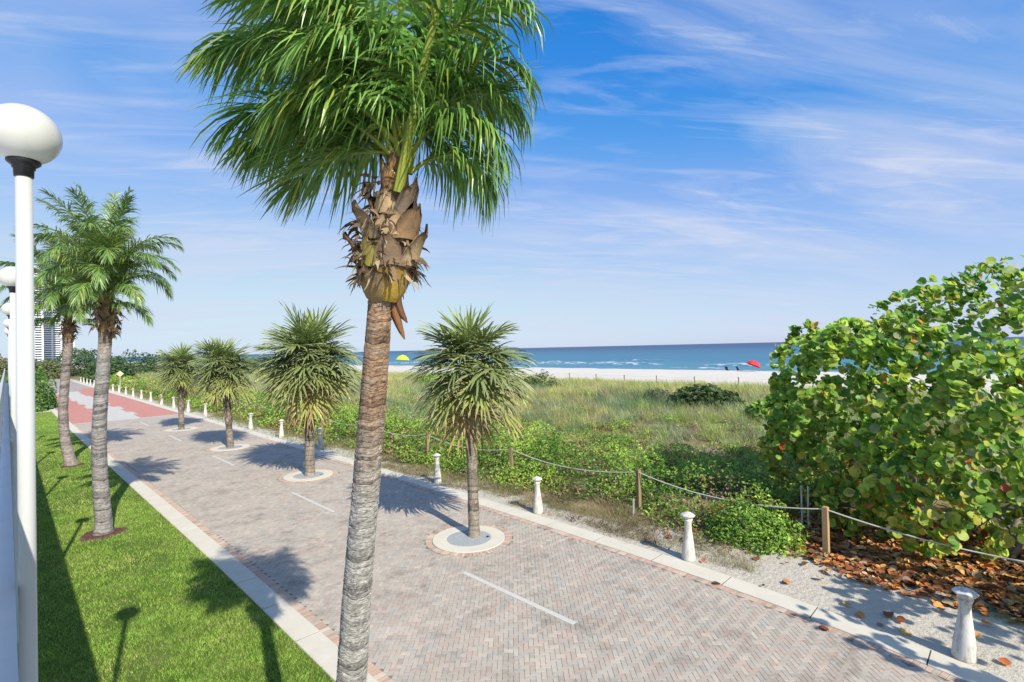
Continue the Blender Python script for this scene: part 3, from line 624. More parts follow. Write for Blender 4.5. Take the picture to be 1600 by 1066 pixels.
def frond(Lf, el, droop, npair, ll, lw, g, base_col, tip_col, wind=(0, 0, 0), grav=1.0, width=.028, nseg=4):
    """feather frond along +X; returns rachis (V,F,C) and leaflets (V,F,C)"""
    K = 18; u = np.linspace(0, 1, K); th = el - droop * u ** 1.35; sway = g.uniform(-.25, .25) * u ** 2
    T = np.stack([np.cos(th) * np.cos(sway), np.cos(th) * np.sin(sway), np.sin(th)], 1); T = nrm(T + np.array(wind) * (u[:, None] ** 1.5) * .35)
    P = np.concatenate([[np.zeros(3)], np.cumsum(T[:-1] * Lf / (K - 1), axis=0)])
    S = nrm(np.cross(T, np.array((0, 0, 1.)) + 1e-4)); Nn = np.cross(S, T)
    # rachis: flattened five-sided section
    rw = width * (1 - u) ** .8 + .004; V = []
    for a in np.linspace(0, 2 * PI, 6, endpoint=False): V.append(P + S * (np.cos(a) * rw)[:, None] + Nn * (np.sin(a) * rw * .62)[:, None])
    V = np.stack(V, 1).reshape(-1, 3); i = np.arange(K - 1)[:, None] * 6; j = np.arange(6)[None]
    F = np.stack([i + j, i + (j + 1) % 6, i + 6 + (j + 1) % 6, i + 6 + j], -1).reshape(-1, 4)
    Cr = np.repeat(np.array((.30, .36, .05))[None] * (1 - u[:, None]) + np.array((.20, .30, .06))[None] * u[:, None], 6, axis=0)
    # leaflets
    uu = np.repeat(np.linspace(.2, .99, npair), 2); sg = np.tile([1., -1.], npair); uu = np.clip(uu + g.normal(size=len(uu)) * .004, .1, 1); n = len(uu)
    ip = lambda A: np.stack([np.interp(uu, u, A[:, k]) for k in range(3)], 1)
    p, t, s_, nn = ip(P), nrm(ip(T)), nrm(ip(S)), nrm(ip(Nn))
    ang = np.interp(uu, [0, .3, .7, 1], [R(72), R(60), R(46), R(22)]) + g.normal(size=n) * .17
    d0 = nrm(t * np.cos(ang)[:, None] + s_ * (sg * np.sin(ang))[:, None] + nn * (.18 + .12 * g.normal(size=n))[:, None])
    ln = ll * np.interp(uu, [.1, .25, .5, .8, 1], [.55, .9, 1, .8, .42]) * g.uniform(.7, 1.15, n) * np.where(g.random(n) < .06, .45, 1)
    clump = np.interp(uu, np.linspace(0, 1, 14), g.uniform(.45, 1.75, 14)); gr = grav * g.uniform(.6, 1.4, n) * clump; pts = [p]; d = d0; dirs = [d0]
    for k in range(nseg):
        d = nrm(d + np.stack([0 * gr, 0 * gr, -gr * (.16 + .17 * k)], 1) + np.array(wind) * .16 * k); pts.append(pts[-1] + d * (ln / nseg)[:, None]); dirs.append(d)
    tw = g.normal(size=n) * .5
    Vl = []
    wprof = [.45, 1, .9, .6, .06] if nseg == 4 else [.5, 1, .75, .06]
    for k in range(nseg + 1):
        w = nrm(np.cross(dirs[k], nn + s_ * tw[:, None])) * (lw * wprof[k] / 2) * g.uniform(.85, 1.15, (n, 1)); Vl += [pts[k] - w, pts[k] + w]
    m_ = 2 * (nseg + 1); Vl = np.stack(Vl, 1).reshape(-1, 3)
    f = np.array([(2 * k, 2 * k + 1, 2 * k + 3, 2 * k + 2) for k in range(nseg)]); Fl = (f[None] + (np.arange(n) * m_)[:, None, None]).reshape(-1, 4)
    bc = np.array(base_col)[None] * (.5 + .95 * g.random((n, 1))); yel = g.random(n) < .10; bc[yel] = np.array((.34, .40, .07)) * g.uniform(.8, 1.2, (yel.sum(), 1))
    mixw = np.linspace(0, 1, nseg + 1) ** 2 * .55
    Cl = np.stack([np.repeat((bc * (1 - w) + np.array(tip_col)[None] * w)[:, None], 2, 1) for w in mixw], 1).reshape(-1, 3)
    return (V, F, Cr), (Vl, Fl, Cl)
def put_frond(tree, fr, loc, az, lab=None):
    (V, F, C), (Vl, Fl, Cl) = fr if isinstance(fr[0][0], np.ndarray) else fr
    o = link('frond', mesh_np('frond', V, F, M_STEM, C, True), tree, loc, (0, 0, az))
    link('leaflets', mesh_np('leaflets', Vl, Fl, M_FROND, Cl), o, kind='stuff'); return o
def boot_np(r_, w, h, flare, g, col, curl=.25, pw=1.6, lift=0):
    """one old leaf base: a curved, tapering, torn shell hugging a trunk of radius r_ (faces +X)"""
    nu, nv = 5, 6; V = []
    for v in range(nv + 1):
        f = v / nv; ww = w * (1 - f) ** .7 + w * .22; rr = r_ + flare * f ** pw
        for u in range(nu + 1):
            a = (u / nu - .5) * ww / r_; edge = abs(u / nu - .5) * 2
            V.append(((rr + curl * .05 * (1 - edge)) * math.cos(a) , (rr) * math.sin(a), h * f + (g.normal() * .11 * h if v == nv else g.normal() * .02 * h) - .05 * h * edge + lift * edge ** 2 * (1 - f) ** 2))
    V = np.array(V); V2 = V * np.array((1, 1, 1)); V2[:, :2] *= (1 - .018 / np.linalg.norm(V[:, :2], axis=1))[:, None]
    F = [(v * (nu + 1) + u, v * (nu + 1) + u + 1, (v + 1) * (nu + 1) + u + 1, (v + 1) * (nu + 1) + u) for v in range(nv) for u in range(nu)]
    b = len(V); F2 = [(x[3] + b, x[2] + b, x[1] + b, x[0] + b) for x in F]
    rim = [v * (nu + 1) for v in range(nv + 1)] + [nv * (nu + 1) + u for u in range(1, nu + 1)] + [v * (nu + 1) + nu for v in range(nv - 1, -1, -1)]
    F3 = [(rim[i + 1], rim[i], rim[i] + b, rim[i + 1] + b) for i in range(len(rim) - 1)]
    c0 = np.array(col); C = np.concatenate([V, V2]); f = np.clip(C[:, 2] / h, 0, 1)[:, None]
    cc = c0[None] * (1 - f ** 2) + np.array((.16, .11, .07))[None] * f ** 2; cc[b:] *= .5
    return np.concatenate([V, V2]), np.array(F + F2 + F3), cc * (1 + .12 * g.normal(size=(len(cc), 1)))
def fibre_np(n, r_, z0_, z1_, g, ln=(.15, .4), w=.04, cols=((.20, .14, .09), (.33, .26, .18), (.13, .09, .06))):
    """torn strips of brown leaf-sheath fibre hanging round a crown base"""
    Vs = []; Fs = []; Cs = []; b = 0
    for k in range(n):
        a = g.uniform(0, 2 * PI); z = g.uniform(z0_, z1_); rr = r_ * g.uniform(.85, 1.1); o = np.array((math.cos(a), math.sin(a), 0)); tn = np.array((-math.sin(a), math.cos(a), 0))
        p = o * rr + np.array((0, 0, z)); d = nrm(o * g.uniform(.1, 1.0) + tn * g.uniform(-.8, .8) + np.array((0, 0, g.uniform(-.5, .7)))); L_ = g.uniform(*ln); wd_ = w * g.uniform(.4, 1.4); V = []
        sidev = nrm(np.cross(d, o) + tn * .3)
        for s_ in range(5):
            f = s_ / 4; ww = wd_ * (1 - f) ** .6 * g.uniform(.7, 1.2) + .002; V += [p - sidev * ww, p + sidev * ww]; d = nrm(d + np.array((0, 0, -.38)) + g.normal(size=3) * .22); p = p + d * L_ / 4
        Vs.append(np.array(V)); Fs.append(np.array([(2 * i, 2 * i + 1, 2 * i + 3, 2 * i + 2) for i in range(4)]) + b); b += 10
        Cs.append(np.tile(np.array(cols[g.integers(len(cols))]) * g.uniform(.7, 1.4), (10, 1)))
    return np.concatenate(Vs), np.concatenate(Fs), np.concatenate(Cs)

# --- the big coconut palm in the foreground
g = np.random.default_rng(5)
fg = thing('coconut_palm', 'big ringed coconut palm in the foreground with torn leaf bases', 'palm')
D = 4.3
def fpt(px_, py_, dd=0):
    d = D + dd; return cam2w((px_ - 800 - .023 * (533 - py_) * -1) / 790 * d, d, CAM_H - (py_ - 544.3 + .023 * (px_ - 800)) / 790 * d)
tp = [(515, 1552), (524, 1400), (538, 1230), (551, 1066), (562, 900), (572, 780), (576, 720), (585, 600), (593, 480), (596, 440), (606, 330)]
pts = [fpt(*p) for p in tp]; pts[0] = (pts[0][0], pts[0][1], -.1)
rads = [.175, .135, .125, .121, .117, .113, .110, .107, .098, .104, .08]
def fgcol(us, Lt):
    f = us / Lt; lo = np.array((.34, .33, .315)); mid = np.array((.44, .425, .39)); hi = np.array((.34, .225, .145))
    a = np.clip((f - .62) / .14, 0, 1)[:, None]; c = lo + (mid - lo) * np.clip(f / .6, 0, 1)[:, None]; return c * (1 - a) + hi * a
V, F, C = trunk_np(pts, rads, .030, 44, fgcol, g, .010)
link('trunk', mesh_np('trunk', V, F, M_BARK, C, False), fg)
bc = Vector(fpt(603, 465)); ctop = Vector(fpt(618, 285))
axis = (ctop - bc)
gold = (.50, .34, .07); brown = (.26, .17, .10); tan_ = (.42, .31, .19); olive = (.28, .27, .07)
toward = math.atan2(-q, -q)      # direction to the camera
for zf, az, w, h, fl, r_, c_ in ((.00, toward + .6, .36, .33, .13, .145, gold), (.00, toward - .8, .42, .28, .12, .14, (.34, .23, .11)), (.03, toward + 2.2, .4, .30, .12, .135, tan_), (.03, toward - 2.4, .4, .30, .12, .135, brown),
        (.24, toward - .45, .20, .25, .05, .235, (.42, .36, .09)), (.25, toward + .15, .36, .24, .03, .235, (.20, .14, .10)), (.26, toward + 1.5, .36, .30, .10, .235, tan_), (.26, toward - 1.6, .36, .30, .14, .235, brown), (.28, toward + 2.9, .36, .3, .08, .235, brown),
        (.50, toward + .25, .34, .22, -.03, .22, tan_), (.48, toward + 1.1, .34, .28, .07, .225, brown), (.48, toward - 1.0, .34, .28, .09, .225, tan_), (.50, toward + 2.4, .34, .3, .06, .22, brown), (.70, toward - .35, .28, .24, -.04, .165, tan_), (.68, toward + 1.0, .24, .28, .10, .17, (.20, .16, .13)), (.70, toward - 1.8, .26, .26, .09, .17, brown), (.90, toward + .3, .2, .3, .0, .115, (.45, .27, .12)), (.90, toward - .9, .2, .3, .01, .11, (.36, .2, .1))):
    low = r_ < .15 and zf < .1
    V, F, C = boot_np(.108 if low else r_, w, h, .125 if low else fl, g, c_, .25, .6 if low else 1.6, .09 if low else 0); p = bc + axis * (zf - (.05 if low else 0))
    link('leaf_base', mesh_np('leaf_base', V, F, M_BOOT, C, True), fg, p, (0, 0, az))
V, F, C = fibre_np(300, .225, .14, .66, g, (.05, .22), .022); link('fibre', mesh_np('fibre', V, F, M_BOOT, C), fg, bc, kind='stuff')
V, F, C = fibre_np(90, .13, .66, 1.1, g, (.06, .24), .02); link('fibre', mesh_np('fibre', V, F, M_BOOT, C), fg, bc, kind='stuff')
mb = MB(); P = [bc + axis * u for u in (.0, .25, .5, .8, 1.1, 1.5)]; mb.tube(P, [.10, .19, .20, .14, .095, .07], 18, (.22, .15, .10)); link('crown_shaft', mb.mesh('crown_shaft', M_BOOT, True, True), fg)
# hanging spathe beside the trunk top
for dx, col_, ln in ((.05, (.24, .12, .06), .36), (.075, (.15, .08, .05), .22)):
    V = []; F = []
    for k in range(7):
        f = k / 6; w = .052 * (1 - f) ** .6 + .006
        c0 = bc + Vector((cam2w(dx + .10 * f ** 1.5, 0, 0))) + Vector((0, 0, -ln * f)); tv = Vector((q, -q, 0)); nv = Vector((-q, -q, 0))
        V += [c0 - tv * w, c0 + nv * .02, c0 + tv * w, c0 - nv * .012]
    for k in range(6):
        for e in range(4): F.append((4 * k + e, 4 * k + (e + 1) % 4, 4 * k + 4 + (e + 1) % 4, 4 * k + 4 + e))
    link('dry_spathe', MB().add(V, F, col_).mesh('dry_spathe', M_BOOT, True, True), fg)
# fronds: (azimuth seen from the camera: 0 right, 90 away, 180 left, 270 towards us), start angle, droop, length
GREEN = (.135, .31, .06); TIP = (.27, .38, .09)
ctr = Vector(fpt(630, 222))
FR = [(328, 74, 30, 2.9), (10, 80, 128, 1.4), (345, 79, 130, 1.45), (30, 76, 122, 1.3), (330, 83, 112, 1.7), (0, 86, 92, 2.0), (352, 58, 130, .95), (20, 45, 110, .8),
      (180, 73, 108, 1.8), (195, 66, 108, 1.75), (165, 52, 100, 1.55), (210, 73, 112, 1.8), (150, 74, 106, 1.8), (185, 80, 92, 2.1), (200, 46, 98, 1.45), (182, 32, 84, 1.35), (190, 85, 64, 2.5), (215, 83, 84, 2.1), (172, 14, 72, 1.05), (228, 42, 100, 1.1),
      (105, 74, 106, 1.8), (75, 78, 112, 1.7), (130, 64, 108, 1.6), (240, 81, 92, 2.0), (285, 86, 36, 2.5), (140, 85, 44, 2.4), (40, 86, 60, 2.1), (252, 64, 126, 1.3), (232, 74, 110, 1.6), (205, 86, 56, 2.5), (345, 86, 62, 2.3)]
for i, (az, el, dr, Lf) in enumerate(FR):
    wz = R(az) - PI / 4; windw = np.array((-q, q, 0)) * .55     # sea breeze pushes leaves to the left of the picture
    cw, sw = math.cos(-wz), math.sin(-wz); wl = (windw[0] * cw - windw[1] * sw, windw[0] * sw + windw[1] * cw, 0)
    fr = frond(Lf, R(el), R(dr), 80, .80, .023, g, np.array(GREEN) * g.uniform(.85, 1.25), TIP, wl, 1.0, .052 if i == 0 else .030)
    off = Vector((math.cos(wz), math.sin(wz), 0)) * .05
    loc = ctr + off + Vector((0, 0, g.uniform(-.28, .12)))
    if i == 0: loc = Vector(fpt(622, 300, -.17))
    put_frond(fg, fr, loc, wz)

# --- the two coconut palms further along the lawn
g = np.random.default_rng(8)
shared = []
for el, dr, Lf in ((86, 26, 3.9), (80, 62, 4.1), (75, 98, 4.1), (69, 118, 3.8), (60, 124, 3.4), (46, 112, 2.8), (22, 84, 2.2), (0, 60, 2.0)):
    fr = frond(Lf, R(el), R(dr), 90, .88, .040, g, (.13, .25, .06), (.26, .33, .11), (0, 0, 0), .85, .045, 3)
    shared.append((mesh_np('frond', *fr[0][:2], M_STEM, fr[0][2], True), mesh_np('leaflets', *fr[1][:2], M_FROND, fr[1][2])))
def lawn_palm(label, base, pts_, rads_, plan, sca, grey):
    t = thing('coconut_palm', label, 'palm', base, None, 'coconut palms on the lawn')
    def cf(us, Lt): f = us / Lt; a = np.clip((f - .8) / .15, 0, 1)[:, None]; return np.array(grey)[None] * (1 - a) + np.array((.30, .2, .13))[None] * a
    V, F, C = trunk_np(pts_, rads_, .06, 20, cf, g, .014); link('trunk', mesh_np('trunk', V, F, M_BARK, C), t)
    top = Vector(pts_[-1])
    for k in range(14):
        V, F, C = boot_np(.19 if k < 9 else .15, .40, .36, .10 if k < 9 else .06, g, [brown, tan_, (.36, .22, .1), (.22, .14, .09)][k % 4])
        link('leaf_base', mesh_np('leaf_base', V, F, M_BOOT, C, True), t, top + Vector((0, 0, -.75 + .09 * k)), (0, 0, k * 2.4))
    V, F, C = fibre_np(90, .24, -.6, .4, g, (.2, .5), .05); link('fibre', mesh_np('fibre', V, F, M_BOOT, C), t, top, kind='stuff')
    for (az, k) in plan:
        a, b = shared[k]; o = link('frond', a, t, top + Vector((0, 0, .1 + .05 * (7 - k))), (0, 0, R(az) - PI / 4)); o.scale = (sca * .80, sca * .80, sca * 1.06)
        link('leaflets', b, o, kind='stuff')
planA = [(20, 0), (200, 0), (110, 0), (100, 1), (280, 1), (330, 1), (160, 1), (205, 1), (250, 1), (45, 2), (10, 2), (320, 2), (190, 2), (240, 2), (180, 2), (295, 2), (140, 2), (80, 2), (215, 3), (270, 3), (10, 3), (345, 3), (310, 3), (65, 3), (170, 3), (300, 4), (60, 4), (0, 4), (195, 4), (255, 4), (120, 4), (230, 5), (335, 5), (285, 5), (352, 6), (190, 6)]
lawn_palm('coconut palm with a mulch ring, second along the lawn', (2.04, 19.94, 0), [(0, 0, -.1), (.02, -.02, .4), (-.03, .03, 1.5), (-.05, .05, 2.8), (.0, .0, 4.2), (.09, -.09, 5.6), (.14, -.14, 6.75)], [.27, .215, .20, .19, .175, .165, .18], planA, .86, (.33, .31, .30))
planB = [(az + 37, k) for az, k in planA]
lawn_palm('farthest coconut palm on the lawn, trunk curving to its foot', (2.3, 33.76, 0), [(0, 0, -.1), (-.10, .10, .35), (-.25, .25, 1.4), (-.30, .30, 2.8), (-.22, .22, 4.4), (-.12, .12, 5.8), (-.08, .08, 7.0)], [.29, .24, .21, .195, .185, .18, .20], planB, 1.12, (.34, .29, .27))

# --- fan palms in the promenade
g = np.random.default_rng(21)
def fan(el, pet, Rf, g, col, tipc, tipw, nseg=36, tight=1.0):
    """costapalmate fan leaf along +X: bent petiole and hub with folded, drooping segments"""
    K = 8; u = np.linspace(0, 1, K); th = el - R(20) * u; T = np.stack([np.cos(th), 0 * th, np.sin(th)], 1); P = np.concatenate([[np.zeros(3)], np.cumsum(T[:-1] * pet / (K - 1), axis=0)])
    mb = MB(); mb.tube(P.tolist(), [.022 - .010 * x for x in u], 5, (.20, .26, .07))
    be = np.interp(math.degrees(el), [-50, -10, 30, 50, 65, 82], [10, 16, 26, 24, 15, 3]); tb = th[-1] - R(be); hub = P[-1]; t = np.array((math.cos(tb), 0, math.sin(tb))); s_ = np.array((0, 1., 0)); nn = np.cross(t, s_) * -1; nn = np.cross(s_, t) * -1
    nn = np.array((-math.sin(tb), 0, math.cos(tb)))
    ang = np.linspace(-R(138), R(138), nseg) + g.normal(size=nseg) * .03
    ln = Rf * (.62 + .38 * np.cos(ang * .55)) * g.uniform(.86, 1.08, nseg)
    cup = .30 * np.abs(np.sin(ang))
    d = nrm(t[None] * np.cos(ang)[:, None] + s_[None] * np.sin(ang)[:, None] + nn[None] * (cup * .8 - .05 + .10 * g.normal(size=nseg))[:, None])
    st = hub[None] + t[None] * (np.clip(np.cos(ang), 0, 1) * .22 * Rf)[:, None]
    pts = [st]; dirs = [d]; gr = g.uniform(.7, 1.5, nseg) * tight
    fr_ = [0, .34, .64, .85, 1.0]
    for k in range(4):
        d = nrm(d + np.stack([0 * gr, 0 * gr, -gr * (.0, .05, .16, .32)[k]], 1)); pts.append(pts[-1] + d * (ln * (fr_[k + 1] - fr_[k]))[:, None]); dirs.append(d)
    wp = [.014, .058, .046, .026, .003]; V = []
    for k in range(5):
        w = nrm(np.cross(dirs[k], nn[None] + .5 * g.normal(size=(nseg, 3)) * (k > 1))) * (wp[k] * Rf * .62); V += [pts[k] - w, pts[k] + nn[None] * (.012 * Rf * (k < 4)), pts[k] + w]
    V = np.stack(V, 1).reshape(-1, 3); f = []
    for k in range(4): f += [(3 * k, 3 * k + 1, 3 * k + 4, 3 * k + 3), (3 * k + 1, 3 * k + 2, 3 * k + 5, 3 * k + 4)]
    f = np.array(f); F = (f[None] + (np.arange(nseg) * 15)[:, None, None]).reshape(-1, 4)
    c = np.array(col)[None] * g.uniform(.75, 1.25, (nseg, 1)); C = []
    for k in range(5): w = min(1, tipw * (k / 4) ** 1.6); C.append(np.repeat((c * (1 - w) + np.array(tipc)[None] * w)[:, None], 3, 1))
    C = np.stack(C, 1).reshape(-1, 3)
    return (mb, V, F, np.clip(C, .01, 1))
fans = []
for el, n_, col_, tipc, tw_, tg in ((82, 2, (.21, .30, .10), (.32, .37, .18), .5, .35), (62, 3, (.20, .28, .095), (.33, .36, .20), .55, .6), (42, 3, (.18, .255, .09), (.34, .35, .20), .6, .85), (22, 3, (.17, .24, .085), (.34, .34, .20), .65, 1.0), (2, 3, (.19, .26, .08), (.38, .34, .20), .75, 1.1), (-16, 3, (.23, .31, .08), (.42, .34, .20), .85, 1.2), (-34, 3, (.30, .36, .09), (.46, .31, .18), .95, 1.2), (-52, 2, (.33, .26, .11), (.33, .20, .12), 1., 1.2)):
    row = []
    for k in range(n_):
        mb, V, F, C = fan(R(el + g.uniform(-6, 6)), 0.9 * g.uniform(.75, 1.12) * (.8 if el > 70 else 1), 1.08, g, (col_[0] * 1.05, col_[1] * .98, col_[2] * .85), tuple(x * 1.15 for x in tipc), tw_ * .85, 27, tg)
        row.append((mb.mesh('fan_leaf', M_STEM, True, True), mesh_np('blade', V, F, M_FAN, C)))
    fans.append(row)
def fan_palm(label, base, h, sca, nl, tr, boots, seed, lean=(0, 0)):
    g = np.random.default_rng(seed); t = thing('fan_palm', label, 'palm', base, (0, 0, 0), 'fan palms in the promenade tree rings')
    cf = lambda us, Lt: np.array((.30, .26, .21))[None] * (1 - .25 * (us / Lt)[:, None])
    P = [(0, 0, -.05), (0, 0, .15), (lean[0] * .3, lean[1] * .3, h * .35), (lean[0] * .7, lean[1] * .7, h * .7), (lean[0], lean[1], h)]
    V, F, C = trunk_np(P, [tr * 1.25, tr * 1.08, tr * .95, tr * .92, tr * 1.05], .12, 18, cf, g, .02); link('trunk', mesh_np('trunk', V, F, M_BARK, C), t)
    if boots:
        Vs = []; k = 0; z = h * boots
        while z < h + .1:
            V, F, C = boot_np(tr * .98, (.14), .30, .06, g, [(.27, .23, .19), (.36, .32, .27), (.20, .16, .13)][k % 3], 0); a = k * 2.4; Mz = zrot(np.array([a]))[0]
            f = z / h; Vs.append((V @ Mz.T + np.array((lean[0] * f, lean[1] * f, z)), F, C)); z += .042; k += 1
        V, F, C = join(Vs); link('boots', mesh_np('boots', V, F, M_BOOT, C, True), t, kind='stuff')
    top = Vector((lean[0], lean[1], h + .15))
    V, F, C = fibre_np(40, tr * 1.1, -.5, .2, g, (.2, .5), .03); link('fibre', mesh_np('fibre', V, F, M_BOOT, C), t, top, kind='stuff')
    wts = np.array([.08, .18, .20, .19, .16, .10, .06, .03]); cnt = np.maximum(1, np.round(wts * nl)).astype(int); az = g.uniform(0, 6)
    for lv, c_ in enumerate(cnt):
        for k in range(c_):
            az += 2.399; row = fans[lv]; st, bl = row[g.integers(len(row))]
            o = link('fan_leaf', st, t, top + Vector((0, 0, .42 - .11 * lv + g.uniform(-.1, .1))), (g.uniform(-.25, .25), g.uniform(-.1, .1), az)); o.scale = (sca * g.uniform(.88, 1.1),) * 3
            link('blade', bl, o)
fan_palm('nearest fan palm, slim smooth trunk in a round concrete ring', (9.5, 11.22, .02), 4.45, .98, 50, .155, 0, 3, (.02, .1))
fan_palm('second fan palm, stout criss-cross trunk, widest crown', (9.42, 22.2, .02), 4.6, 1.28, 58, .20, .42, 4)
fan_palm('third fan palm, mid-size crown over a patterned trunk', (9.15, 32.45, .02), 4.2, 1.02, 50, .17, .3, 5, (-.2, .2))
fan_palm('fourth and farthest fan palm in the promenade', (9.05, 43.6, .02), 4.0, .95, 48, .18, .3, 6)

# ---------------------------------------------------------------- sea grape tree at the right
g = np.random.default_rng(33)
tree = thing('sea_grape_tree', 'large sea grape tree with round leaves at the right edge', 'tree', (18.6, -.6, 0))
ORI = np.array((18.6, -.6, 0))
ELL = [(19.2, .2, 3.3, 4.0, 3.4, 4.15, 1.3), (18.6, 2.6, 3.2, 3.2, 2.6, 3.4, .85), (18.9, 4.2, 3.45, 2.8, 2.05, 2.85, .62), (15.9, .8, 1.7, 1.7, 2.4, 1.5, .38), (16.9, 3.2, 1.6, 1.6, 2.0, 1.5, .32), (18.0, 5.1, 1.7, 1.4, 1.1, 1.4, .14), (15.6, .0, 3.2, 1.6, 1.9, 1.8, .3), (11.4, -4.4, 3.7, 2.3, 2.6, 1.3, .17), (15.5, -4.0, 2.4, 3.0, 2.0, 1.9, .2)]
LV = np.array([(math.cos(a) * .5 + .0, math.sin(a) * .5, .05 * math.cos(2 * a)) for a in np.linspace(0, 2 * PI, 10, endpoint=False)] + [(0.04, 0, -.05)])
LV[0, 0] = .47; LV[5, 0] = -.40
LF = np.array([(k, (k + 1) % 10, 10) for k in range(10)])
def leafcols(n, g, low):
    u = g.random(n); c = np.empty((n, 3)); c[:] = (.15, .31, .05)
    c[u < .55] = (.29, .45, .06); c[u < .28] = (.46, .58, .09); c[(u > .88)] = (.09, .20, .045); c[(u > .94)] = (.32, .37, .17)
    v = g.random(n); yl = v < .06 + .20 * low; c[yl] = (.52, .48, .08); o_ = (v > .982 - .06 * low); c[o_] = (.58, .28, .07); r_ = v > .992; c[r_] = (.45, .09, .04)
    return c * g.uniform(.75, 1.25, (n, 1))
LP = []; LN = []
for x, y, z, a, b, c_, wt in ELL:
    n = int(9200 * wt); d = nrm(g.normal(size=(n, 3))); r_ = 1 - np.abs(g.normal(size=n)) * .17
    lump = 1 + .38 * (fnoise(d[:, 0] * 2.6 + x, d[:, 1] * 2.2 + d[:, 2] * 1.7 + y, 61) - .5) * 2
    p = np.array((x, y, z)) + d * (r_ * lump)[:, None] * np.array((a, b, c_)); LP.append(p); LN.append(d)
LP = np.concatenate(LP); LN = np.concatenate(LN)
# leaves grow in rosettes at twig ends: pull them towards cluster centres, then open gaps
cc = LP[g.choice(len(LP), 1500, replace=False)]
keep = LP[:, 2] > .12
LP, LN = LP[keep], LN[keep]
gap = fnoise(LP[:, 0] * .9 + LP[:, 2] * .5, LP[:, 1] * .9 + LP[:, 2] * .8, 71, 3)
keep = gap > .455 - .07 * np.clip((LP[:, 2] - 3.4) / 1.6, 0, 1) + .08 * np.clip((2.6 - LP[:, 2]) / 2.6, 0, 1)
LP, LN = LP[keep], LN[keep]
# keep the shell and a thin interior, drop what no one could see deep inside
inside = np.zeros(len(LP), int)
for x, y, z, a, b, c_, wt in ELL: inside += (((LP - np.array((x, y, z))) / (np.array((a, b, c_)) * .74)) ** 2).sum(1) < 1
drop = (inside > 0) & (g.random(len(LP)) < .72)
LP, LN = LP[~drop], LN[~drop]
idx = np.zeros(len(LP), int)
for s0 in range(0, len(LP), 1000):
    dd = ((LP[s0:s0 + 1000, None, :] - cc[None]) ** 2).sum(-1); idx[s0:s0 + 1000] = dd.argmin(1)
LP = LP + (cc[idx] - LP) * .42 * (np.linalg.norm(cc[idx] - LP, axis=1) < .9)[:, None]
LP = LP[LP[:, 2] > .12] if False else LP
n = len(LP); size = g.uniform(.11, .26, n) * np.where(g.random(n) < .12, 1.3, 1)
up = LN * .45 + np.array((-.35, -.75, .60)); Mx = rotmats(n, up, .62, g) * size[:, None, None]
cl = leafcols(n, g, (LP[:, 2] < 2.2).astype(float))
cl *= (.92 + .46 * fnoise(LP[:, 0] * .8, LP[:, 1] * .8 + LP[:, 2] * .8, 81))[:, None]
lat_ = (LP[:, 0] - LP[:, 1]) * q; dep = (LP[:, 0] + LP[:, 1]) * q
vis = (lat_ / dep < 1.0) & (dep > 5) & (LN[:, 0] + LN[:, 1] < .2)
rank = np.argsort(np.where(vis, dep / size, 1e9)); big = rank[:300]; rest = np.ones(n, bool); rest[big] = False
LV2 = LV.copy(); LV2[:, 2] = .42 * LV[:, 1] ** 2 * 2 - .12 * LV[:, 0]; LV3 = LV.copy(); LV3[:, 2] = -.5 * LV[:, 0] ** 2 + .35 * np.abs(LV[:, 1]); LV3[:, 1] *= .86
pick = g.integers(0, 3, n); tl = []
for kq, TVq in enumerate((LV, LV2, LV3)): w_ = rest & (pick == kq); tl.append(inst(TVq, LF, Mx[w_], LP[w_] - ORI, cl[w_]))
V, F, C = join(tl); link('foliage', mesh_np('foliage', V, F, M_GRAPE, C, True), tree, kind='stuff')
lmesh = []
for k in range(20): c = cl[big[k * 15]]; lmesh.append((c, mesh_np('leaf', LV, LF, M_GRAPE, np.tile(c, (11, 1)), True)))
for i, k in enumerate(big):
    j = int(np.argmin([np.abs(c - cl[k]).sum() for c, _ in lmesh])); o = link('leaf', lmesh[j][1], tree)
    o.matrix_basis = Matrix.Translation(Vector(LP[k] - ORI)) @ Matrix(Mx[k].tolist()).to_4x4()
# branches
def branch(mb, p, d, L_, r_, lvl, g):
    P = [p]; rr = [r_]; q_ = np.array(p, float); dd = np.array(d, float)
    for k in range(5): dd = nrm(dd + g.normal(size=3) * .22 + np.array((0, 0, .04))); q_ = q_ + dd * L_ / 5; P.append(tuple(q_)); rr.append(r_ * (1 - .13 * (k + 1)))
    mb.tube(P, rr, 7 if lvl < 2 else 4)
    if lvl < 3:
        for k in range(3 if lvl < 2 else 4): i = g.integers(2, 6); branch(mb, P[i], nrm(dd + g.normal(size=3) * .75), L_ * g.uniform(.55, .8), rr[i] * .62, lvl + 1, g)
for (bx_, by_) in ((0, 0), (-1.2, 2.6), (-1.6, .9), (.4, 3.4), (-2.6, -1.6)):
    for a in range(2):
        mb = MB(); branch(mb, (bx_, by_, -.05), nrm(np.array((g.uniform(-.6, .3), g.uniform(-.6, .7), 1.0))), g.uniform(1.7, 2.4), g.uniform(.07, .11), 0, g); link('branch', mb.mesh('branch', M_BRANCH, True), tree)
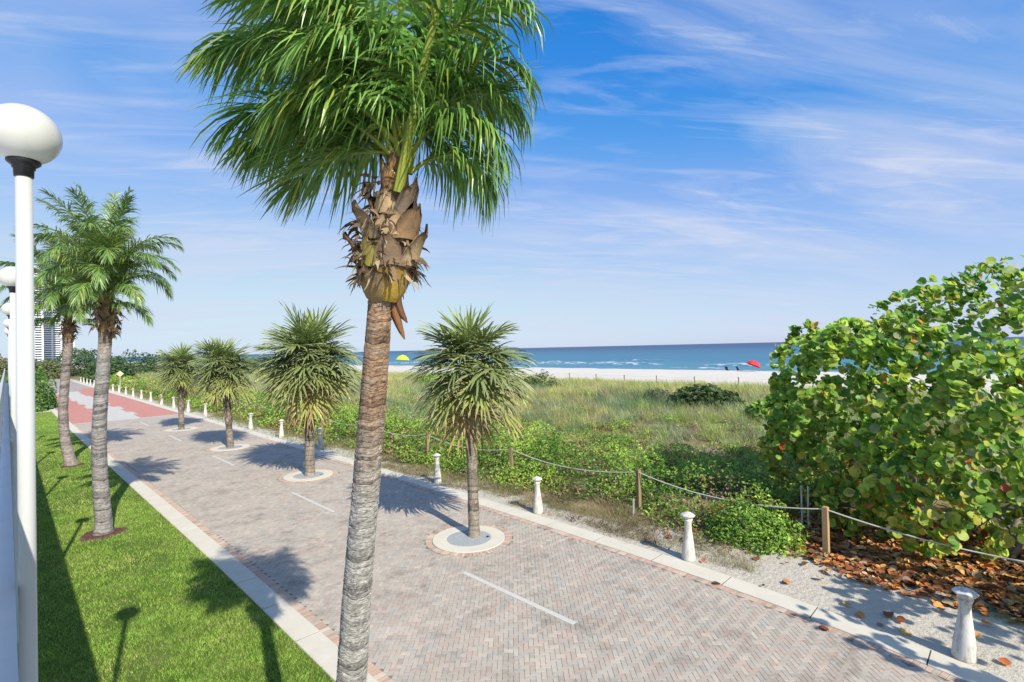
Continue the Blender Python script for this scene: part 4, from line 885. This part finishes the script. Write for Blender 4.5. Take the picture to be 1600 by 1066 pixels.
# fallen sea grape leaves
g = np.random.default_rng(44)
n = 10500; y = g.uniform(-3, 7.2, n); x = g.uniform(11.5, 18.5, n)
dens = np.clip((x - (13.05 + np.clip(y - 2.5, 0, 9) * .42)) / .9, 0, 1) ** 1.3 * (.35 + .9 * fnoise(x * .9, y * .9, 15)); dens = np.maximum(dens, .012)
k = g.random(n) < dens; x, y = x[k], y[k]; n = len(x)
z = duneh(x, y) + .03 + g.uniform(0, .05, n); up = np.tile((0, 0, 1.), (n, 1)); Mx = rotmats(n, up, .28, g) * g.uniform(.11, .21, n)[:, None, None]
pal = np.array([(.46, .19, .05), (.60, .29, .08), (.32, .12, .05), (.62, .38, .14), (.17, .085, .05), (.42, .30, .20), (.50, .15, .05)])
cl = pal[g.choice(7, n, p=[.2, .18, .18, .12, .14, .13, .05])] * g.uniform(.7, 1.25, (n, 1))
V, F, C = inst(LV * np.array((1, 1, 2.2)), LF, Mx, np.stack([x, y, z], 1), cl); link('leaf_litter', mesh_np('leaf_litter', V, F, M_LITTER, C, True), kind='stuff', label='orange and brown fallen leaves on the sand under the sea grape')
for i, (lx, ly, lab) in enumerate(((10.75, 2.7, 'single dark red fallen leaf on the kerb edge near the lower right bollard'), (11.2, 4.9, 'single brown fallen leaf on the kerb below the sea grape shade'))):
    o = thing('fallen_leaf', lab, 'leaf', (lx, ly, .055), (R(8), R(5), i), None, mesh_np('fallen_leaf', LV * .17, LF, M_LITTER, np.tile((.20, .06, .035), (11, 1)), True))

# ---------------------------------------------------------------- dune plants
g = np.random.default_rng(55)
RV = np.array([(-.5, 0, 0), (0, -.30, .06), (.5, 0, -.03), (0, .30, .06)]); RF = np.array([(0, 1, 2, 3)])
def moundh(x, y):
    a = fnoise(x * .42, y * .42, 101, 3); b = fnoise(x * 1.9, y * 1.9, 102, 2)
    return np.clip((a - .30) * 1.9, 0, 1) * .55 + .5 * np.clip((b - .25) * 1.8, 0, 1)
def shrub_edge(y): return 12.95 + .8 * fnoise(y * .35, y * 0 + 2., 103) + 1.1 * np.exp(-((y - 9.6) / 1.8) ** 2)
def scatter(n, x0, x1, y0, y1, g): return g.uniform(x0, x1, n), g.uniform(y0, y1, n)
parts = []
for x0, x1, y0, y1, den, sz in ((12.8, 30, 3.8, 22, 560, .098), (12.8, 30, 22, 46, 240, .135), (13.0, 27, 46, 100, 95, .17), (13, 30, 100, 175, 30, .30)):
    n = int((x1 - x0) * (y1 - y0) * den); x, y = scatter(n, x0, x1, y0, y1, g)
    fade = np.clip((24.0 + 4.5 * (fnoise(x * .25, y * .25, 104) - .5) * 2 - x) / 5, 0, 1)
    pr = np.clip((x - shrub_edge(y)) / .7, 0, 1) * np.maximum(.04 + .96 * fade, .8 * np.clip((fnoise(x * .3, y * .3, 109) - .56) * 9, 0, 1)) * np.clip(.35 + 1.6 * (fnoise(x * .5, y * .5, 105) - .28), .15, 1)
    pr *= 1 - .93 * (((x - 16.3) / 3.2) ** 2 + ((y - 1.5) / 3.4) ** 2 < 1)
    k = g.random(n) < pr; x, y = x[k], y[k]; n = len(x)
    mh = moundh(x, y) * np.clip((x - shrub_edge(y)) / 1.6, .12, 1) * (.45 + .55 * np.clip((23 - x) / 6, 0, 1))
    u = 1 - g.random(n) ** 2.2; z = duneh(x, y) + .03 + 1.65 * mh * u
    e = .25; gx = (moundh(x + e, y) - moundh(x - e, y)) / (2 * e); gy = (moundh(x, y + e) - moundh(x, y - e)) / (2 * e)
    up = np.stack([-gx * .9, -gy * .9, np.full(n, .9)], 1); Mx = rotmats(n, up, .6, g) * (sz * g.uniform(.6, 1.5, n))[:, None, None]
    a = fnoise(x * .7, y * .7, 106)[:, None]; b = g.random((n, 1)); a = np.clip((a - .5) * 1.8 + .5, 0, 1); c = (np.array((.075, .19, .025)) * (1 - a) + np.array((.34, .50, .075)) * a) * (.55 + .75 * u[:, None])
    c = np.where(b < .10, np.array((.36, .43, .08)), c); c = np.where(b > .93, np.array((.30, .23, .13)), c)
    br = (fnoise(x * .5, y * .6, 107) > .62) & (g.random(n) < .6); c[br] = np.array((.36, .24, .13))
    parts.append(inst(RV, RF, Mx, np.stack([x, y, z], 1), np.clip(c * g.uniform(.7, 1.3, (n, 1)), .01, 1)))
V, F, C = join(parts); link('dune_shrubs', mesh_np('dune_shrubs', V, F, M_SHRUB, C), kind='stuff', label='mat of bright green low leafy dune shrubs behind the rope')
# tufted grasses
parts = []
def tufts(n, x0, x1, y0, y1, nb, h, w, den, colf, lean=.7, sp=.16, wind=(-.12, .18)):
    x, y = scatter(n, x0, x1, y0, y1, g); k = g.random(n) < den(x, y); x, y = x[k], y[k]; n = len(x)
    sc_ = g.uniform(.45, 1.5, n); X = np.repeat(x, nb) + g.normal(size=n * nb) * sp; Y = np.repeat(y, nb) + g.normal(size=n * nb) * sp; S_ = np.repeat(sc_, nb)
    c = np.repeat(colf(x, y), nb, axis=0) * g.uniform(.7, 1.35, (n * nb, 1)); Z = duneh(X, Y) - .02
    V, F, C = blades(n * nb, X, Y, Z, h * .5 * S_, h * 1.1 * S_, w, lean, np.clip(c, .01, 1), g, wind)
    parts.append((V, F, C))
def gcol(x, y):
    a = np.clip(fnoise(x * .14, y * .14, 111) * 1.3 - .25 + .25 * np.clip((x - 30) / 25, 0, 1), 0, 1); b = fnoise(x * .5, y * .5, 112); far = np.clip((x - 38) / 14, 0, 1)
    gold = np.array((.60, .53, .22)); grn = np.array((.33, .49, .12)); gry = np.array((.33, .40, .23)); dry = np.array((.48, .38, .26))
    c = grn[None] * (1 - a[:, None]) + gold[None] * a[:, None]; u = g.random(len(x))
    c = np.where((b > .58)[:, None], gry[None], c); c = np.where(((b < .36) & (u < .7))[:, None], dry[None], c)
    c = c * g.uniform(.5, 1.4, (len(x), 1)) * np.array((1, 1, 1)) ; mauve = g.random(len(x)) < .07; c[mauve] = (.40, .29, .24)
    return c * (1 - .7 * far[:, None]) + (gold * .55 + grn * .45)[None] * .7 * far[:, None]
clear = lambda x, y: np.where(((x - 17) / 3.6) ** 2 + ((y - 1.5) / 3.6) ** 2 < 1, .05, 1.0)
tufts(4200, 17, 36, 0, 34, 30, .72, .020, lambda x, y: np.clip((x - 17.5) / 5, .03, 1) * clear(x, y) * np.clip(2.6 * fnoise(x * .55, y * .55, 113) - .75, .04, 1), gcol, .85, .17)
tufts(4600, 17, 38, 30, 80, 24, .8, .034, lambda x, y: np.clip((x - 18) / 6, .03, 1) * np.clip(2.6 * fnoise(x * .5, y * .5, 113) - .7, .04, 1), gcol, .8, .2)
tufts(8500, 34, 63.5, 2, 95, 20, .78, .042, lambda x, y: np.clip(2.4 * fnoise(x * .4, y * .4, 113) - .4, .12, 1) * np.clip((63.8 - x) / 3.5, 0.06, 1), gcol, .8, .26)
tufts(9000, 17, 63, 80, 240, 10, .8, .07, lambda x, y: np.full(len(x), .9) * np.clip((63.8 - x) / 3, 0, 1), gcol, .7, .4)
# dry and sparse growth on the sandy shoulder
tufts(9000, 12.25, 15.4, 4.5, 24, 10, .15, .011, lambda x, y: np.clip(2.4 * fnoise(x * .9, y * .9, 117) - .75, .02, 1), lambda x, y: np.where((g.random(len(x)) < .5)[:, None], np.array((.42, .31, .20)), np.array((.24, .29, .09))) * g.uniform(.5, 1.3, (len(x), 1)), 1.3, .11)
tufts(1200, 12.3, 15.0, 5.0, 24, 7, .22, .03, lambda x, y: np.clip(3 * fnoise(x * .8, y * .8, 119) - 1.1, 0, 1), lambda x, y: np.tile((.13, .09, .065), (len(x), 1)) * g.uniform(.6, 2.2, (len(x), 1)), 2.6, .14)
tufts(2600, 12.3, 14.6, 22, 110, 8, .26, .03, lambda x, y: np.clip(2.2 * fnoise(x * .6, y * .6, 118) - .5, 0, 1), lambda x, y: np.where((g.random(len(x)) < .4)[:, None], np.array((.32, .27, .15)), np.array((.16, .24, .06))), 1.0, .2)
# bluish clumps standing in the grass
def clumpden(x, y): return np.clip((fnoise(x * .22, y * .22, 131) - .56) * 8, 0, 1)
tufts(4200, 19, 42, 3, 60, 26, 1.0, .026, clumpden, lambda x, y: np.tile((.17, .26, .13), (len(x), 1)), .6, .2)
V, F, C = join(parts); link('dune_grass', mesh_np('dune_grass', V, F, M_BLADE, C), kind='stuff', label='tan and green windblown dune grass reaching to the beach')
# single bushes that stand out of the grass
def bush(name, label, cat, loc, r3, n, leaf, cols, group=None, seed=1, mat=M_SHRUB, trunk=True, gapn=.36, lumpy=.35, TV=RV, TFc=RF):
    g = np.random.default_rng(seed); t = thing(name, label, cat, loc, None, group)
    d = nrm(g.normal(size=(n, 3))); d[:, 2] = np.abs(d[:, 2]) * 1.0 - .12; d = nrm(d)
    lump = 1 + lumpy * (fnoise(d[:, 0] * 2.5 + seed, d[:, 1] * 2.5 + d[:, 2] * 2, seed) - .5) * 2
    r_ = (1 - np.abs(g.normal(size=n)) * .16) * lump; p = d * r_[:, None] * np.array(r3); p[:, 2] += .05
    k = (fnoise(p[:, 0] * 3 / r3[0] + 9, p[:, 1] * 3 / r3[1] + p[:, 2] * 3 / r3[2], seed + 3) > gapn) & (p[:, 2] > 0); p, d = p[k], d[k]; n = len(p)
    Mx = rotmats(n, d * .7 + np.array((-.1, -.3, .6)), .55, g) * (leaf * g.uniform(.6, 1.4, n))[:, None, None]
    cols = np.array(cols); c = cols[g.integers(0, len(cols), n)] * (.7 + .6 * fnoise(p[:, 0] * 4 / r3[0], p[:, 2] * 4 / r3[2], seed + 8))[:, None] * g.uniform(.75, 1.25, (n, 1))
    V, F, C = inst(TV, TFc, Mx, p, np.clip(c, .01, 1)); link('crown' if cat == 'tree' else 'foliage', mesh_np('foliage', V, F, mat, C), t, kind='stuff')
    mb = MB()
    for k in range(5): a = k * 1.3 + seed; mb.tube([(.05 * math.cos(a), .05 * math.sin(a), -.1), (r3[0] * .25 * math.cos(a), r3[1] * .25 * math.sin(a), r3[2] * .4), (r3[0] * .55 * math.cos(a), r3[1] * .55 * math.sin(a), r3[2] * .75)], [.05 * r3[2] ** .5, .035 * r3[2] ** .5, .012], 5)
    link('trunk' if cat == 'tree' else 'stem', mb.mesh('stem', M_BRANCH, True), t); return t
DK = [(.06, .12, .035), (.09, .16, .04), (.16, .21, .07), (.05, .09, .03)]
BR = [(.13, .29, .04), (.21, .38, .05), (.29, .44, .06), (.09, .20, .03)]
zb = lambda x, y: dz(x, y) - .05
bush('dune_bush', 'dark rounded sea grape bush in the middle of the dune grass', 'bush', (37.5, 17.0, zb(37.5, 17)), (2.1, 3.0, 1.75), 2600, .26, DK, None, 3, M_GRAPE, TV=LV, TFc=LF, gapn=.30)
bush('dune_bush', 'small dark scrubby bush left of the dune sea grape bush', 'bush', (39.0, 21.6, zb(39, 21.6)), (1.2, 1.3, 1.3), 1500, .15, [(.06, .10, .04), (.10, .14, .06), (.12, .12, .08)], None, 4)
bush('dune_bush', 'leafy bush in the dune grass just left of the big sea grape', 'bush', (33.5, 10.6, zb(33.5, 10.6)), (2.4, 1.9, 1.7), 1700, .26, BR, None, 5, M_GRAPE, TV=LV, TFc=LF, gapn=.30)
bush('dune_bush', 'dark bush at the dune edge right of the nearest fan palm', 'bush', (45.5, 40.5, zb(45.5, 40.5)), (2.2, 2.6, 2.1), 1700, .28, DK, None, 6)
bush('dune_bush', 'bright green low shrub in front of the rope left of the leaf litter', 'bush', (14.35, 5.35, .0), (1.05, 1.25, 1.0), 5200, .085, BR, None, 7)
bush('dune_bush', 'lush green shrub behind the trunk of the nearest fan palm', 'bush', (44.0, 60.0, zb(44, 60)), (2.5, 3.5, 1.9), 1500, .3, BR, None, 8)

# ---------------------------------------------------------------- hedge and trees in the distance
HG = [(.07, .17, .025), (.12, .25, .035), (.05, .12, .02), (.18, .30, .05)]
bush('round_hedge', 'bright green rounded hedge at the end of the lawn', 'bush', (1.5, 76, 0), (2.6, 5.0, 4.6), 5200, .30, HG, None, 12, gapn=.28, lumpy=.2)
bush('round_hedge', 'leafy hedge behind the terrace railing at the left edge', 'bush', (-2.6, 62, 0), (2.4, 6.0, 6.2), 4200, .34, HG, None, 13, gapn=.28, lumpy=.2)
TG = [(.045, .095, .03), (.07, .13, .035), (.10, .16, .05), (.035, .07, .025)]
TY = [(.14, .18, .06), (.20, .22, .09), (.09, .13, .04), (.24, .22, .12)]
far_trees = [((17, 150, 0), (5, 9, 5.6), TG, 'dark tree behind the far bollards, nearest of the distant grove'), ((24, 168, 0), (7, 10, 6.4), TG, 'broad dark tree in the distant grove above the diamond sign'), ((33, 178, 0), (8, 12, 6.6), TG, 'wide dark tree at the middle of the distant grove'), ((45, 186, 0), (8, 11, 6.0), TG, 'low dark tree right of the middle of the distant grove'),
    ((57, 190, 0), (9, 10, 5.2), TG, 'low dark tree left of the fourth fan palm crown'), ((14, 200, 0), (6, 10, 9.0), TG, 'tall dark tree over the far end of the promenade'), ((8, 185, 0), (4, 6, 5.0), TY, 'yellow-green tree where the promenade bends away'), ((3, 165, 0), (4, 6, 6.2), TY, 'pale yellow-green tree left of the far promenade'), ((-2, 150, 0), (4, 6, 7.0), TY, 'pale olive tree beside the nearest lamp pole'), ((-8, 160, 0), (6, 8, 12.0), TG, 'tall dark tree behind the terrace at the far left'), ((-4, 110, 0), (3.2, 5, 8.0), HG, 'bright green tree behind the round hedge'), ((70, 205, 0), (8, 12, 4.6), TG, 'low scrub tree at the right end of the distant grove'), ((20, 215, 0), (7, 9, 9.2), TG, 'rounded dark tree rising above the distant grove')]
for i, (p, r3, cs, lb) in enumerate(far_trees): bush('broadleaf_tree', lb, 'tree', p, r3, 2600, .62, cs, 'distant grove of trees', 40 + i, gapn=.30, lumpy=.3)
# towers
m = Mat('tower_wall', rough=.7); v = m.coord(); m.base(m.mix(m.noise(v, .05, 4), (.66, .67, .67), (.78, .78, .77))); M_TOW = m.m
m = Mat('tower_glass', (.07, .12, .17), .12, .6); M_TGL = m.m
def tower(label, loc, w, d, nf, fh=3.1, rot=0):
    t = thing('apartment_tower', label, 'building', loc, (0, 0, rot))
    link('core', MB().box(-w / 2 + 1.6, w / 2 - 1.6, -d / 2 + 1.6, d / 2 - 1.6, 0, nf * fh + 3).mesh('core', M_TGL), t)
    for x in (-w / 2 + .5, w / 2 - .5, 0): link('pier', MB().box(x - .9, x + .9, -d / 2 + .6, d / 2 - .6, 0, nf * fh + 2.6).mesh('pier', M_TOW), t)
    sm = MB().box(-w / 2, w / 2, -d / 2, d / 2, 0, .35); sm.box(-w / 2 + .02, w / 2 - .02, -d / 2 + .02, -d / 2 + .15, .352, 1.35); sm.box(-w / 2 + .02, -w / 2 + .15, -d / 2 + .17, d / 2 - .02, .352, 1.35); sme = sm.mesh('balcony', M_TOW)
    for k in range(1, nf + 1): link('balcony', sme, t, (0, 0, k * fh))
    link('roof', MB().box(-w / 2 + 3, w / 2 - 3, -d / 2 + 3, d / 2 - 3, nf * fh + 3.01, nf * fh + 8).mesh('roof', M_TOW), t)
tower('white high-rise with stacked balconies just right of the lamp pole', (25, 900, 0), 17, 22, 38)
tower('white high-rise behind the farthest lawn palm trunk', (46, 980, 0), 20, 24, 22)
tower('lower white high-rise right of the farthest lawn palm trunk', (66, 1040, 0), 16, 22, 18)
# ---------------------------------------------------------------- beach things
def fabric(name, c):
    m = Mat(name, c, .8, .2); nz = m.noise(m.coord(), 3, 3); m.base(m.mix(nz, tuple(x * .85 for x in c), tuple(min(1, x * 1.1) for x in c))); return m.m
M_RED = fabric('red_canvas', (.62, .05, .06)); M_LIME = fabric('lime_canvas', (.50, .72, .06)); M_DARKC = fabric('dark_canvas', (.03, .04, .06)); M_SKIN = Mat('skin', (.42, .25, .17), .6).m
def umbrella(label, loc, rad, h, mat, tilt, az):
    t = thing('beach_umbrella', label, 'umbrella', loc, (0, 0, az))
    link('pole', MB().tube([(0, 0, -.3), (0, 0, h * .55), (math.sin(tilt) * h * .5, 0, h * .55 + math.cos(tilt) * h * .5)], .03, 8).mesh('pole', M_ENAMEL), t)
    mb = MB(); V = []; F = []; n = 8; rings = ((.03, .0), (.45, -.14), (.8, -.42), (1.0, -.74))
    for r_, z in rings:
        for k in range(n): a = 2 * PI * k / n; V.append((r_ * rad * math.cos(a), r_ * rad * math.sin(a), z * rad))
    for i in range(3):
        for k in range(n): F.append((i * n + k, i * n + (k + 1) % n, (i + 1) * n + (k + 1) % n, (i + 1) * n + k))
    F.append(tuple(range(n))); mb.add(V, F)
    link('canopy', mb.mesh('canopy', mat), t, (math.sin(tilt) * h * .52, 0, h * .55 + math.cos(tilt) * h * .52), (0, tilt, 0)); return t
umbrella('tilted red beach umbrella at the water edge', (101.2, 36.0, -.15), 1.4, 2.1, M_RED, R(24), R(-50))
umbrella('lime green beach umbrella glimpsed beside the big palm trunk', (100, 155.5, -.1), 2.5, 3.8, M_LIME, R(6), 0)
def chair(label, loc, az):
    t = thing('beach_chair', label, 'chair', loc, (0, 0, az), 'beach chairs by the red umbrella')
    link('seat', MB().box(-.3, .3, -.3, .3, .22, .27).mesh('seat', M_DARKC), t)
    link('backrest', MB().add([(-.3, .3, .25), (.3, .3, .25), (.3, .62, .95), (-.3, .62, .95), (-.3, .34, .23), (.3, .34, .23), (.3, .66, .93), (-.3, .66, .93)], [(0, 1, 2, 3), (7, 6, 5, 4), (0, 4, 5, 1), (1, 5, 6, 2), (2, 6, 7, 3), (3, 7, 4, 0)]).mesh('backrest', M_DARKC), t)
    for x in (-.27, .27):
        for y in (-.27, .27): link('leg', MB().tube([(x, y, -.1), (x, y, .22)], .02, 6).mesh('leg', M_ENAMEL), t)
chair('dark beach chair nearest the red umbrella', (100.6, 38.3, -.12), 1.0)
chair('dark beach chair left of the other by the red umbrella', (100.8, 40.6, -.12), 1.3)
